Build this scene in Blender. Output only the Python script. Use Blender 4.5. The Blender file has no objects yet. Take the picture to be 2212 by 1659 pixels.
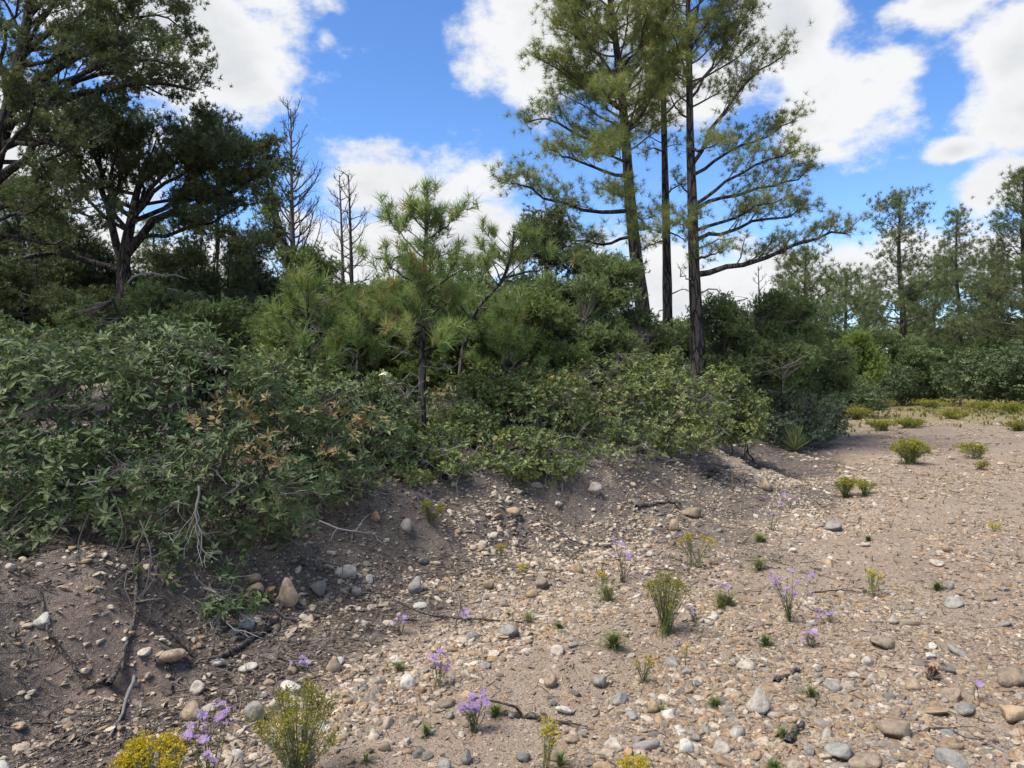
import bpy, math, random
import numpy as np
from mathutils import Vector, Matrix

# ------------------------------------------------------------------ camera, sky, sun, exposure
sc = bpy.context.scene
COL = sc.collection
R = math.radians
FD, CXD, CYD, HZ = 1579.0, 1106.0, 829.5, 810.0      # survey frame of the view: focal, centre, horizon
PITCH = math.atan((CYD - HZ) / FD)
EYE = np.array([0.0, 0.0, 1.6])
cam = bpy.data.cameras.new('camera'); cam_o = bpy.data.objects.new('camera', cam); COL.objects.link(cam_o)
cam.sensor_width = 36; cam.lens = FD / 2212 * 36; cam.clip_start = 0.05; cam.clip_end = 5000
cam_o.location = EYE; cam_o.rotation_euler = (math.pi / 2 - PITCH, 0, 0)
sc.camera = cam_o
sc.view_settings.view_transform = 'Standard'; sc.view_settings.look = 'None'
sc.view_settings.gamma = 1; sc.view_settings.use_curve_mapping = False
sc.view_settings.exposure = 1.18

SUN_AZ, SUN_EL = R(244), R(60)
sun = bpy.data.lights.new('sun', 'SUN'); sun.energy = 3.05; sun.angle = R(28); sun.color = (1.0, 0.95, 0.87)
sun_o = bpy.data.objects.new('sun', sun); COL.objects.link(sun_o)
sd = Vector((math.sin(SUN_AZ) * math.cos(SUN_EL), math.cos(SUN_AZ) * math.cos(SUN_EL), math.sin(SUN_EL)))
sun_o.rotation_euler = sd.to_track_quat('Z', 'Y').to_euler(); sun_o.location = (0, 0, 40)

class NT:
    """tiny node helper"""
    def __init__(s, tree): s.t = tree; s.n = tree.nodes; s.l = tree.links
    def new(s, typ, **kw):
        nd = s.n.new(typ)
        for k, v in kw.items(): setattr(nd, k, v)
        return nd
    def put(s, sock, v):
        if isinstance(v, bpy.types.NodeSocket): s.l.new(v, sock)
        else: sock.default_value = v
    def math(s, op, a, b=None, c=None, clamp=False):
        nd = s.new('ShaderNodeMath', operation=op, use_clamp=clamp)
        for i, v in enumerate((a, b, c)):
            if v is not None: s.put(nd.inputs[i], v)
        return nd.outputs[0]
    def mix(s, f, a, b, mode='MIX'):
        nd = s.new('ShaderNodeMix', data_type='RGBA', blend_type=mode)
        s.put(nd.inputs[0], f)
        for i, v in ((6, a), (7, b)):
            s.put(nd.inputs[i], tuple(v) + (1,) if isinstance(v, (tuple, list)) and len(v) == 3 else v)
        return nd.outputs[2]
    def noise(s, vec, scale, detail=4, rough=0.55, out=0):
        nd = s.new('ShaderNodeTexNoise'); nd.inputs['Scale'].default_value = scale
        nd.inputs['Detail'].default_value = detail; nd.inputs['Roughness'].default_value = rough
        if vec is not None: s.l.new(vec, nd.inputs['Vector'])
        return nd.outputs[out]
    def smooth(s, v, lo, hi):
        nd = s.new('ShaderNodeMapRange', interpolation_type='SMOOTHSTEP')
        s.put(nd.inputs[0], v); nd.inputs[1].default_value = lo; nd.inputs[2].default_value = hi
        return nd.outputs[0]
    def ramp(s, f, stops):
        nd = s.new('ShaderNodeValToRGB'); e = nd.color_ramp.elements
        while len(e) < len(stops): e.new(0.5)
        for el, (p, c) in zip(e, stops): el.position = p; el.color = tuple(c) + (1,)
        s.put(nd.inputs[0], f); return nd.outputs[0]
    def attr(s, name, typ='GEOMETRY', out=2):
        nd = s.new('ShaderNodeAttribute', attribute_name=name, attribute_type=typ); return nd.outputs[out]

world = bpy.data.worlds.new('World'); sc.world = world; world.use_nodes = True
w = NT(world.node_tree); w.n.clear()
tc = w.new('ShaderNodeTexCoord'); dirv = tc.outputs['Generated']
sky = w.new('ShaderNodeTexSky', sky_type='NISHITA', sun_disc=False, sun_elevation=SUN_EL, sun_rotation=SUN_AZ,
            altitude=1800, air_density=1.0, dust_density=0.4, ozone_density=2.0)
hs = w.new('ShaderNodeHueSaturation'); hs.inputs['Saturation'].default_value = 1.21; hs.inputs['Hue'].default_value = 0.506
hs.inputs['Value'].default_value = 1.62
w.l.new(sky.outputs[0], hs.inputs['Color'])
SKY_STRENGTH = 0.068
sx = w.new('ShaderNodeSeparateXYZ'); w.l.new(dirv, sx.inputs[0])
az = w.math('ARCTAN2', sx.outputs[0], sx.outputs[1]); el = w.math('ARCSINE', sx.outputs[2])
def sky_dir(xd, yd):
    a = (xd - CXD) / FD; b = (HZ - yd) / FD
    return math.atan(a), math.atan(b / math.hypot(1, a))
# cumulus banks, by bearing and height above the horizon (centre, half width, half height)
CLOUDS = [(330, 50, 300, 165), (500, 120, 130, 110), (520, -120, 200, 130), (860, 400, 210, 120), (1000, 520, 330, 110), (780, 560, 260, 130),
          (1165, 60, 150, 150), (1330, -20, 130, 100), (1790, 230, 150, 140), (1690, 60, 120, 130), (1900, 150, 90, 40), (2060, 5, 150, 45), (2190, 110, 100, 125),
          (2230, 240, 110, 80), (2065, 327, 55, 26), (1830, 600, 240, 75), (1520, 640, 240, 130), (2190, 400, 95, 60), (2130, 560, 220, 70),
          (300, 600, 380, 120), (100, 330, 230, 130), (-200, 650, 300, 200), (705, 90, 55, 55), (1480, 200, 200, 70)]
dens = None
for cx, cy, rx, ry in CLOUDS:
    a0, e0 = sky_dir(cx, cy)
    qa = w.math('DIVIDE', w.math('SUBTRACT', az, a0), rx / FD); qe = w.math('DIVIDE', w.math('SUBTRACT', el, e0), ry / FD)
    wgt = 0.42 if (cx, cy) == (705, 90) else 1.0
    r2 = w.math('MULTIPLY_ADD', qa, qa, w.math('MULTIPLY', qe, qe))
    b = w.math('SUBTRACT', wgt, w.math('SQRT', r2))
    dens = b if dens is None else w.math('SMOOTH_MAX', dens, b, 0.25)
# the rest of the sky carries the same broken cumulus
gen = w.math('MULTIPLY', w.math('SUBTRACT', w.noise(dirv, 2.3, 2), 0.53), 5.0)
away = w.smooth(sx.outputs[1], 0.78, 0.55)
high = w.smooth(sx.outputs[2], 0.55, 0.72)
away = w.math('MAXIMUM', away, high)
gen = w.math('SUBTRACT', gen, w.math('MULTIPLY', w.math('SUBTRACT', 1.0, away), 6.0))
dens = w.math('SMOOTH_MAX', dens, gen, 0.2)
stretch = w.new('ShaderNodeMapping'); stretch.inputs['Scale'].default_value = (1, 1, 1.5); w.l.new(dirv, stretch.inputs[0])
n1 = w.noise(stretch.outputs[0], 7.0, 8, 0.6); n2 = w.noise(stretch.outputs[0], 21.0, 6, 0.6)
lump = w.math('ADD', w.math('MULTIPLY', w.math('SUBTRACT', n1, 0.5), 2.3), w.math('MULTIPLY', w.math('SUBTRACT', n2, 0.5), 1.0))
body = w.math('SUBTRACT', w.math('ADD', dens, lump), 0.10)
cover = w.smooth(body, -0.18, 0.36)
off = w.new('ShaderNodeMapping'); off.inputs['Scale'].default_value = (1, 1, 1.5); off.inputs['Location'].default_value = (0.0, 0.0, 0.05)
w.l.new(dirv, off.inputs[0])
n3 = w.noise(off.outputs[0], 6.0, 5, 0.5)
shade = w.math('ADD', w.math('MULTIPLY', w.smooth(body, 0.2, 1.3), 0.62), w.math('MULTIPLY', w.math('SUBTRACT', n3, 0.5), 1.5), clamp=True)
ccol = w.mix(shade, (0.90, 0.91, 0.92), (0.60, 0.63, 0.675))
bg1 = w.new('ShaderNodeBackground'); w.l.new(hs.outputs[0], bg1.inputs[0]); bg1.inputs[1].default_value = SKY_STRENGTH
bg2 = w.new('ShaderNodeBackground'); w.l.new(ccol, bg2.inputs[0]); bg2.inputs[1].default_value = 0.455
ms = w.new('ShaderNodeMixShader'); w.l.new(cover, ms.inputs[0]); w.l.new(bg1.outputs[0], ms.inputs[1]); w.l.new(bg2.outputs[0], ms.inputs[2])
wo = w.new('ShaderNodeOutputWorld'); w.l.new(ms.outputs[0], wo.inputs[0])
sc.cycles.max_bounces = 6; sc.cycles.transparent_max_bounces = 4

# ------------------------------------------------------------------ helpers
rng = np.random.default_rng(7)
def nrm(v):
    v = np.asarray(v, float); return v / np.maximum(np.linalg.norm(v, axis=-1, keepdims=True), 1e-9)
def P(xd, yd, Y):
    """the point seen at (xd, yd) in the survey frame that stands Y metres ahead"""
    f = np.array([0, math.cos(PITCH), -math.sin(PITCH)]); u = np.array([0, math.sin(PITCH), math.cos(PITCH)])
    d = f + np.array([1, 0, 0]) * (xd - CXD) / FD + u * (CYD - yd) / FD
    return EYE + d * (Y / d[1])
_perm = np.random.default_rng(3).permutation(4096)
def _hash(i, j): return _perm[(_perm[i & 4095] + j) & 4095] / 4095.0
def vnoise(x, y):
    x = np.asarray(x, float); y = np.asarray(y, float)
    i = np.floor(x).astype(int); j = np.floor(y).astype(int); fx = x - i; fy = y - j
    fx = fx * fx * (3 - 2 * fx); fy = fy * fy * (3 - 2 * fy)
    a = _hash(i, j); b = _hash(i + 1, j); c = _hash(i, j + 1); d = _hash(i + 1, j + 1)
    return (a + (b - a) * fx) * (1 - fy) + (c + (d - c) * fx) * fy - 0.5
def fbm(x, y, sc_, n=3):
    t = 0
    for k in range(n): t = t + vnoise(np.asarray(x) / sc_ * 2 ** k + 17.3 * k, np.asarray(y) / sc_ * 2 ** k + 5.1 * k) / 2 ** k
    return t
def sstep(x, a, b):
    t = np.clip((np.asarray(x, float) - a) / (b - a), 0, 1); return t * t * (3 - 2 * t)

TOE = np.array([(-60, -12), (-8, -2.5), (-3.0, 1.2), (-2.25, 3.0), (-1.6, 4.5), (-0.8, 5.7), (1.4, 7.45), (3.2, 9.4), (5.3, 13.3), (9, 22), (16.5, 40), (27, 53), (70, 60), (400, 80)], float)
TOE_H = np.array([.6, .6, .62, .62, .58, .66, .82, .76, .56, .4, .2, .2, .2, .2])
TOE_W = np.array([1, 1, .9, .8, .8, .95, 1.4, 1.6, 1.6, 2, 3, 4, 5, 6.])
def toe(x, y):
    x = np.atleast_1d(np.asarray(x, float)); y = np.atleast_1d(np.asarray(y, float))
    best = np.full(x.shape, 1e9); s = np.zeros(x.shape); h = np.zeros(x.shape); wd = np.ones(x.shape)
    for k in range(len(TOE) - 1):
        a, b = TOE[k], TOE[k + 1]; e = b - a; L2 = e @ e
        t = np.clip(((x - a[0]) * e[0] + (y - a[1]) * e[1]) / L2, 0, 1)
        dx = x - a[0] - t * e[0]; dy = y - a[1] - t * e[1]; d = np.hypot(dx, dy)
        sg = np.where(e[0] * (y - a[1]) - e[1] * (x - a[0]) > 0, 1, -1)
        m = d < best
        best = np.where(m, d, best); s = np.where(m, d * sg, s)
        h = np.where(m, TOE_H[k] + t * (TOE_H[k + 1] - TOE_H[k]), h); wd = np.where(m, TOE_W[k] + t * (TOE_W[k + 1] - TOE_W[k]), wd)
    return s, h, wd
def zt(x, y):
    shp = np.shape(x); x = np.atleast_1d(np.asarray(x, float)); y = np.atleast_1d(np.asarray(y, float))
    s, h, wd = toe(x, y)
    s2 = s + 0.35 * fbm(x, y, 1.3, 3) * sstep(y, 0, 3)
    z = h * sstep(s2, -0.12, wd) + 0.045 * np.clip(s - wd, 0, 14)
    near = sstep(y, 60, 20)
    z += .16 * fbm(x + 7, y + 3, .42, 3) * sstep(s, -.3, .2) * sstep(s, wd + 1.2, wd) * sstep(y, 20, 12)
    z += 0.10 * fbm(x + 40, y, 2.6, 2) * sstep(np.hypot(x, y), 1, 6) + (0.055 * fbm(x, y + 9, 0.55, 3) + 0.02 * fbm(x, y, 0.14, 2)) * near
    z += 0.012 * np.clip(x - 2.5, 0, 30) * sstep(s, 0, -3)
    z += .09 * fbm(x + 1, y + 8, .22, 3) * sstep(np.hypot((x + 2.15) / .8, (y - 3.8) / .6), 1.3, .5)
    # a shallow runnel along the wash
    q = np.abs(x - (1.2 + 0.30 * y + 0.25 * np.sin(y * 0.8)))
    z -= 0.07 * sstep(q, 0.6, 0.05) * sstep(y, 4, 6) * sstep(y, 13, 10)
    return z.reshape(shp) if shp else float(z[0])
def G(xd, yd):
    """where the sight line through (xd, yd) meets the ground"""
    a = P(xd, yd, 1.0); d = a - EYE
    ts = np.concatenate([np.arange(1.5, 20, 0.02), np.arange(20, 120, 0.2)])
    p = EYE + ts[:, None] * d
    below = p[:, 2] < zt(p[:, 0], p[:, 1])
    k = int(np.argmax(below)) if below.any() else len(ts) - 1
    q = p[k].copy(); q[2] = zt(q[0], q[1]); return q

class Buf:
    def __init__(s): s.v = []; s.f3 = []; s.f4 = []; s.val = []; s.n = 0
    def add(s, v, f, val=0.5):
        v = np.asarray(v, float).reshape(-1, 3); f = np.asarray(f, int)
        s.v.append(v); (s.f3 if f.shape[1] == 3 else s.f4).append(f + s.n)
        s.val.append(np.broadcast_to(np.asarray(val, float), (len(v),)).copy()); s.n += len(v)
    def mesh(s, name, origin=(0, 0, 0), smooth=False):
        me = bpy.data.meshes.new(name)
        if not s.v: return me
        v = np.concatenate(s.v) - np.asarray(origin)
        f3 = np.concatenate(s.f3) if s.f3 else np.zeros((0, 3), int); f4 = np.concatenate(s.f4) if s.f4 else np.zeros((0, 4), int)
        me.vertices.add(len(v)); me.vertices.foreach_set('co', v.astype(np.float32).ravel())
        me.loops.add(f3.size + f4.size); me.loops.foreach_set('vertex_index', np.concatenate([f3.ravel(), f4.ravel()]).astype(np.int32))
        me.polygons.add(len(f3) + len(f4))
        st = np.concatenate([np.arange(len(f3)) * 3, f3.size + np.arange(len(f4)) * 4]).astype(np.int32)
        me.polygons.foreach_set('loop_start', st)
        me.update(calc_edges=True)
        at = me.attributes.new('v', 'FLOAT', 'POINT'); at.data.foreach_set('value', np.concatenate(s.val).astype(np.float32))
        me.polygons.foreach_set('use_smooth', np.full(len(me.polygons), smooth))
        return me

class Tubes:
    def __init__(s): s.g = {}
    def add(s, pts, r0, r1=None, sides=4, rad=None):
        K = len(pts); rad = np.linspace(r0, r1, K) if rad is None else rad
        s.g.setdefault((K, sides), []).append((np.asarray(pts), np.asarray(rad)))
    def into(s, buf):
        for (K, n), lst in s.g.items():
            p = np.array([a for a, b in lst]); r = np.array([b for a, b in lst]); N = len(p)
            t = nrm(np.gradient(p, axis=1)); m = nrm(p[:, -1] - p[:, 0])
            ref = np.where(np.abs(m[:, 2:3]) > 0.7, np.array([[1., 0.3, 0]]), np.array([[0, 0, 1.]]))[:, None, :]
            a = nrm(ref - (ref * t).sum(-1, keepdims=True) * t); b = np.cross(t, a)
            th = np.arange(n) * 2 * math.pi / n
            ring = p[:, :, None] + r[:, :, None, None] * (np.cos(th)[:, None] * a[:, :, None] + np.sin(th)[:, None] * b[:, :, None])
            i, j = np.meshgrid(np.arange(K - 1), np.arange(n), indexing='ij'); j2 = (j + 1) % n
            q = np.stack([i * n + j, i * n + j2, (i + 1) * n + j2, (i + 1) * n + j], -1).reshape(-1, 4)
            f = (q[None] + (np.arange(N) * K * n)[:, None, None]).reshape(-1, 4)
            buf.add(ring.reshape(-1, 3), f, np.repeat(rng.random(N), K * n))
    def buf(s):
        b = Buf(); s.into(b); return b

class Fol:
    def __init__(s): s.p = []; s.d = []; s.s = []; s.v = []
    def add(s, p, d, size, v): s.p.append(p); s.d.append(d); s.s.append(size); s.v.append(v)
    def buf(s, templates, roll=True, flat=False, mult=1, jit=.9):
        b = Buf()
        if not s.p: return b
        p = np.array(s.p); d = nrm(np.array(s.d)); sz = np.array(s.s); v = np.array(s.v)
        if mult > 1:
            n0 = len(p); p = np.concatenate([p] + [p + rng.normal(0, 1, p.shape) * sz[:, None] * jit * np.array([1, 1, .7]) for _ in range(mult - 1)])
            d = nrm(np.concatenate([d] + [d + rng.normal(0, .45, d.shape) for _ in range(mult - 1)])); sz = np.tile(sz, mult) * rng.uniform(.85, 1.1, n0 * mult); v = np.clip(np.tile(v, mult) + rng.normal(0, .12, n0 * mult), 0, 1)
        pick = rng.integers(0, len(templates), len(p))
        for k, (tv, tf) in enumerate(templates):
            m = pick == k
            if m.any(): scatter(b, tv, tf, p[m], d[m], sz[m], v[m], flat)
        return b
def frames(d, flat=False):
    ref = np.where(np.abs(d[:, 2:3]) > 0.9, np.array([[1., 0, 0]]), np.array([[0, 0, 1.]]))
    a = nrm(np.cross(ref, d)); b = np.cross(d, a)
    th = rng.random(len(d)) * 2 * math.pi if not flat else rng.normal(0, 0.5, len(d))
    c, s_ = np.cos(th)[:, None], np.sin(th)[:, None]
    return np.stack([a * c + b * s_, b * c - a * s_, d], -1)          # columns: x, y, z=d
def scatter(b, tv, tf, p, d, sz, v, flat=False):
    Rm = frames(d, flat); sz = sz if sz.ndim == 2 else sz[:, None]
    pts = np.einsum('nij,kj->nki', Rm, tv) * sz[:, None] + p[:, None]
    N, K = len(p), len(tv)
    f = (tf[None] + (np.arange(N) * K)[:, None, None]).reshape(-1, tf.shape[1])
    b.add(pts.reshape(-1, 3), f, np.repeat(v, K))

def resample(pts, K):
    pts = np.asarray(pts, float); n = len(pts)
    if n == 2: return pts[0] + np.linspace(0, 1, K)[:, None] * (pts[1] - pts[0])
    q = np.vstack([2 * pts[0] - pts[1], pts, 2 * pts[-1] - pts[-2]])
    out = []
    for t in np.linspace(0, n - 1, K):
        i = min(int(t), n - 2); f = t - i; a, b, c, d = q[i:i + 4]
        out.append(0.5 * (2 * b + (c - a) * f + (2 * a - 5 * b + 4 * c - d) * f * f + (3 * b - a - 3 * c + d) * f ** 3))
    return np.array(out)
def grow(p, d, L, K=4, up=0.0, wob=0.15):
    x, y, z = float(p[0]), float(p[1]), float(p[2]); a, b, c = float(d[0]), float(d[1]), float(d[2])
    q = math.sqrt(a * a + b * b + c * c) + 1e-9; a, b, c = a / q, b / q, c / q; st = L / (K - 1); pts = [(x, y, z)]
    for w0, w1, w2 in rng.normal(0, wob, (K - 1, 3)).tolist():
        a += w0; b += w1; c += w2 + up; q = math.sqrt(a * a + b * b + c * c) + 1e-9; a, b, c = a / q, b / q, c / q
        x += a * st; y += b * st; z += c * st; pts.append((x, y, z))
    return np.array(pts)
def plen(p): e = p[1:] - p[:-1]; return float(np.sqrt((e * e).sum(1)).sum())
def at_t(p, t):
    x = t * (len(p) - 1); i = min(int(x), len(p) - 2); f = x - i
    e = p[i + 1] - p[i]; return p[i] + e * f, e / (math.sqrt(e[0] * e[0] + e[1] * e[1] + e[2] * e[2]) + 1e-9)

Z = np.array([0, 0, 1.0])
def ramify(pts, r, lev, S, tubes, fol):
    """side shoots along a limb; S holds per-level lists"""
    L = plen(pts); last = lev == S['levels'] - 1; st = S['start'][lev]
    n = max(1, int(L * (1 - st) / S['gap'][lev]))
    for i in range(n):
        t = st + (1 - st) * (i + rng.random()) / n
        p, tan = at_t(pts, t)
        hx, hy = tan[1], -tan[0]; hn = math.hypot(hx, hy); sv = np.array([hx / hn, hy / hn, 0.]) if hn > .05 else np.array([1., 0, 0])
        sgn = 1 if rng.random() < .5 else -1
        dd = tan * S['fwd'][lev] + sv * (sgn * rng.uniform(.4, 1) * S['side'][lev]) + Z * (S['up'][lev] + rng.normal(0, S['upvar']))
        l = max(S['min'][lev], min(S['max'][lev], L * S['ratio'][lev])) * (1 - 0.55 * t) * rng.uniform(.65, 1.25)
        q = grow(p, dd, l, 3 if last else 4, S['bend'], .12)
        rr = max(S['rmin'], r * (1 - .6 * t) * .42)
        tubes.add(q, rr, rr * .55, 3)
        if last:
            for tt in S['tufts']:
                a, e = at_t(q, tt)
                fol.add(a, e + rng.normal(0, .15, 3) + Z * S['tup'], S['size'] * rng.uniform(.75, 1.2), rng.random())
        else: ramify(q, rr, lev + 1, S, tubes, fol)
    if last: return
    a, e = at_t(pts, 1.0); fol.add(a, e, S['size'] * 1.1, rng.random())

# foliage templates --------------------------------------------------
def needle_tuft(n, base, spread, wid, jitter=.25, droop=0.0):
    v, f = [], []
    for k in range(n):
        th = rng.random() * 2 * math.pi; ph = math.radians(rng.uniform(*spread)); z0 = rng.uniform(0, base)
        d = np.array([math.sin(ph) * math.cos(th), math.sin(ph) * math.sin(th), math.cos(ph)])
        sdv = nrm(np.cross(d, rng.normal(0, 1, 3))) * wid * .5
        l = rng.uniform(1 - jitter, 1) * (1 - 0.0)
        o = np.array([0, 0, z0 - base]); tip = o + d * l
        i = len(v); v += [o - sdv, o + sdv, tip + sdv * .25]; f.append((i, i + 1, i + 2))
    return np.array(v), np.array(f)
LONG = [needle_tuft(32, .4, (15, 110), .042) for _ in range(5)]         # long pine needles
LONGF = [needle_tuft(20, .5, (18, 100), .08) for _ in range(5)]        # the same far off
LONGN = [needle_tuft(30, .85, (15, 72), .046) for _ in range(5)]       # the same seen from close by
SHORT = [needle_tuft(14, 1.1, (20, 85), .19) for _ in range(5)]        # pinyon
SPRAY = [needle_tuft(10, 1.3, (12, 65), .27) for _ in range(5)]        # juniper
def leaf(lob, wdt, fold, curl, n=4):
    """one leaf along +z, face towards +y"""
    v, f = [], []
    ts = np.linspace(0, 1, n + 1)
    for i, t in enumerate(ts):
        wv = wdt * (math.sin(math.pi * min(1, t * .92 + .05)) ** .8) * (1 + (lob if i % 2 else -lob))
        y = curl * t * t
        if i == 0: wv = wdt * .06
        if i == n: wv = wdt * .05
        v += [(-wv, y + fold * wv, t), (0, y, t), (wv, y + fold * wv, t)]
    for i in range(n):
        a = i * 3
        f += [(a, a + 1, a + 4, a + 3), (a + 1, a + 2, a + 5, a + 4)]
    return np.array(v, float), np.array(f)
def leaf4(wdt, fold, curl):
    return np.array([(0, 0, 0), (-wdt, fold * wdt + curl * .3, .52), (0, curl * .3, .5), (wdt, fold * wdt + curl * .3, .52), (0, curl, 1)], float), np.array([(0, 2, 1), (0, 3, 2), (1, 2, 4), (2, 3, 4)])
def rosette(n, lob, wdt, seg=4, open_=(25, 95)):
    V, F = [], []; c = 0
    for k in range(n):
        lv, lf = leaf(lob, wdt * rng.uniform(.8, 1.2), rng.uniform(.1, .6), rng.uniform(-.35, .1), seg) if seg > 2 else leaf4(wdt * rng.uniform(.8, 1.2), rng.uniform(.1, .6), rng.uniform(-.35, .1))
        lv = lv * rng.uniform(.6, 1.1)
        th = 2.4 * k + rng.normal(0, .3); ph = math.radians(rng.uniform(*open_))
        d = np.array([math.sin(ph) * math.cos(th), math.sin(ph) * math.sin(th), math.cos(ph)])
        yv = nrm(Z - d * d[2] + 1e-4); xv = np.cross(yv, d)
        rot = np.stack([xv, yv, d], -1)
        z0 = np.array([0, 0, -0.5 * rng.random()]) + d * .1
        V.append(lv @ rot.T + z0); F.append(lf + c); c += len(lv)
    return np.vstack(V), np.vstack(F)
OAKN = [rosette(6, .12, .165, 3) for _ in range(8)]
OAKM = [rosette(6, .1, .26, 2) for _ in range(6)]
def spray_leaf(n, wdt): return [rosette(n, 0, wdt, 2, (10, 70)) for _ in range(5)]

# materials ----------------------------------------------------------
MATS = {}
def mat(name):
    m = bpy.data.materials.new(name); m.use_nodes = True; m.node_tree.nodes.clear(); MATS[name] = m
    t = NT(m.node_tree); t.out = t.new('ShaderNodeOutputMaterial'); return m, t
def foliage(name, stops, trans=.3, rough=.55, spec=.25):
    m, t = mat(name)
    c = t.ramp(t.attr('v'), stops)
    g = t.new('ShaderNodeNewGeometry')
    big = t.noise(g.outputs['Position'], 1.3, 2)
    c = t.mix(1.0, c, t.ramp(big, [(.3, (.78, .78, .78)), (.7, (1.2, 1.2, 1.15))]), 'MULTIPLY')
    p = t.new('ShaderNodeBsdfPrincipled'); t.l.new(c, p.inputs['Base Color']); p.inputs['Roughness'].default_value = rough
    p.inputs['Specular IOR Level'].default_value = spec
    tr = t.new('ShaderNodeBsdfTranslucent'); t.l.new(t.mix(1.0, c, (1.1, 1.15, .6), 'MULTIPLY'), tr.inputs[0])
    mx = t.new('ShaderNodeMixShader'); mx.inputs[0].default_value = trans
    t.l.new(p.outputs[0], mx.inputs[1]); t.l.new(tr.outputs[0], mx.inputs[2]); t.l.new(mx.outputs[0], t.out.inputs[0]); return m
def bark(name, c1, c2, scale=9, bump=.6, stretch=.22):
    m, t = mat(name)
    g = t.new('ShaderNodeTexCoord'); mp = t.new('ShaderNodeMapping'); mp.inputs['Scale'].default_value = (1, 1, stretch)
    t.l.new(g.outputs['Object'], mp.inputs[0])
    vo = t.new('ShaderNodeTexVoronoi', feature='DISTANCE_TO_EDGE'); vo.inputs['Scale'].default_value = scale; 
    nz = t.noise(mp.outputs[0], 6, 3, .6, 1)
    wv = t.new('ShaderNodeVectorMath', operation='MULTIPLY_ADD'); t.l.new(nz, wv.inputs[0]); wv.inputs[1].default_value = (.18,) * 3; t.l.new(mp.outputs[0], wv.inputs[2])
    t.l.new(wv.outputs[0], vo.inputs['Vector'])
    crack = t.smooth(vo.outputs[0], 0.0, .16)
    f = t.math('MULTIPLY', crack, t.noise(mp.outputs[0], 30, 4, .6), clamp=True)
    c = t.mix(t.smooth(f, .1, .65), c1, c2)
    p = t.new('ShaderNodeBsdfPrincipled'); t.l.new(c, p.inputs['Base Color']); p.inputs['Roughness'].default_value = .9; p.inputs['Specular IOR Level'].default_value = .15
    b = t.new('ShaderNodeBump'); b.inputs['Strength'].default_value = bump; b.inputs['Distance'].default_value = .03; t.l.new(f, b.inputs['Height']); t.l.new(b.outputs[0], p.inputs['Normal'])
    t.l.new(p.outputs[0], t.out.inputs[0]); return m
def plain(name, c1, c2, scale=14, rough=.9):
    m, t = mat(name)
    g = t.new('ShaderNodeTexCoord'); v = t.attr('v')
    f = t.math('ADD', t.math('MULTIPLY', v, .6), t.math('MULTIPLY', t.noise(g.outputs['Object'], scale), .5))
    p = t.new('ShaderNodeBsdfPrincipled'); t.l.new(t.mix(t.smooth(f, .2, .8), c1, c2), p.inputs['Base Color']); p.inputs['Roughness'].default_value = rough
    p.inputs['Specular IOR Level'].default_value = .2
    t.l.new(p.outputs[0], t.out.inputs[0]); return m
M_pine = foliage('pine_needles', [(0, (.14, .175, .062)), (.45, (.20, .23, .085)), (.85, (.26, .275, .105)), (1, (.30, .26, .11))], .45)
M_pineg = foliage('young_pine_needles', [(0, (.10, .155, .058)), (.5, (.18, .245, .088)), (.93, (.28, .33, .125)), (1, (.33, .23, .11))], .42)
M_pinyon = foliage('pinyon_needles', [(0, (.052, .072, .037)), (.6, (.092, .113, .052)), (1, (.145, .158, .068))], .3)
M_juni = foliage('juniper_sprays', [(0, (.10, .14, .06)), (.6, (.16, .205, .088)), (1, (.23, .265, .11))], .38)
M_junib = foliage('bright_juniper_sprays', [(0, (.13, .19, .045)), (1, (.24, .29, .07))], .3)
M_far = foliage('distant_pine_needles', [(0, (.095, .125, .055)), (.6, (.135, .165, .072)), (1, (.19, .205, .09))], .35)
M_oak = foliage('oak_leaves', [(0, (.055, .086, .036)), (.55, (.096, .132, .058)), (.9, (.165, .195, .088)), (1, (.26, .26, .11))], .25, .6, .25)
M_oak2 = foliage('yellowing_oak_leaves', [(0, (.105, .145, .05)), (.6, (.165, .205, .072)), (.9, (.25, .26, .085)), (1, (.37, .28, .08))], .3, .45, .35)
M_oak3 = foliage('grey_green_oak_leaves', [(0, (.11, .145, .08)), (.6, (.155, .19, .11)), (1, (.20, .235, .135))], .25, .5, .35)
M_soft = foliage('soft_pine_needles', [(0, (.095, .135, .05)), (.6, (.15, .195, .072)), (1, (.23, .265, .105))], .4)
M_dead = foliage('dry_oak_leaves', [(0, (.17, .11, .05)), (.5, (.25, .185, .085)), (1, (.31, .26, .13))], .3)
M_bark = bark('pine_bark', (.020, .0175, .016), (.105, .090, .080), 11, .9)
M_barkd = bark('pinyon_bark', (.018, .015, .014), (.085, .072, .064), 16, .8)
M_twig = plain('twig_bark', (.055, .046, .04), (.12, .105, .095))
M_grey = plain('weathered_wood', (.10, .092, .085), (.23, .215, .20), 20)
M_snag = plain('snag_wood', (.04, .034, .031), (.095, .082, .075), 8)
M_root = bark('root_bark', (.042, .035, .030), (.12, .102, .09), 30, .5, .6)

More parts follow.
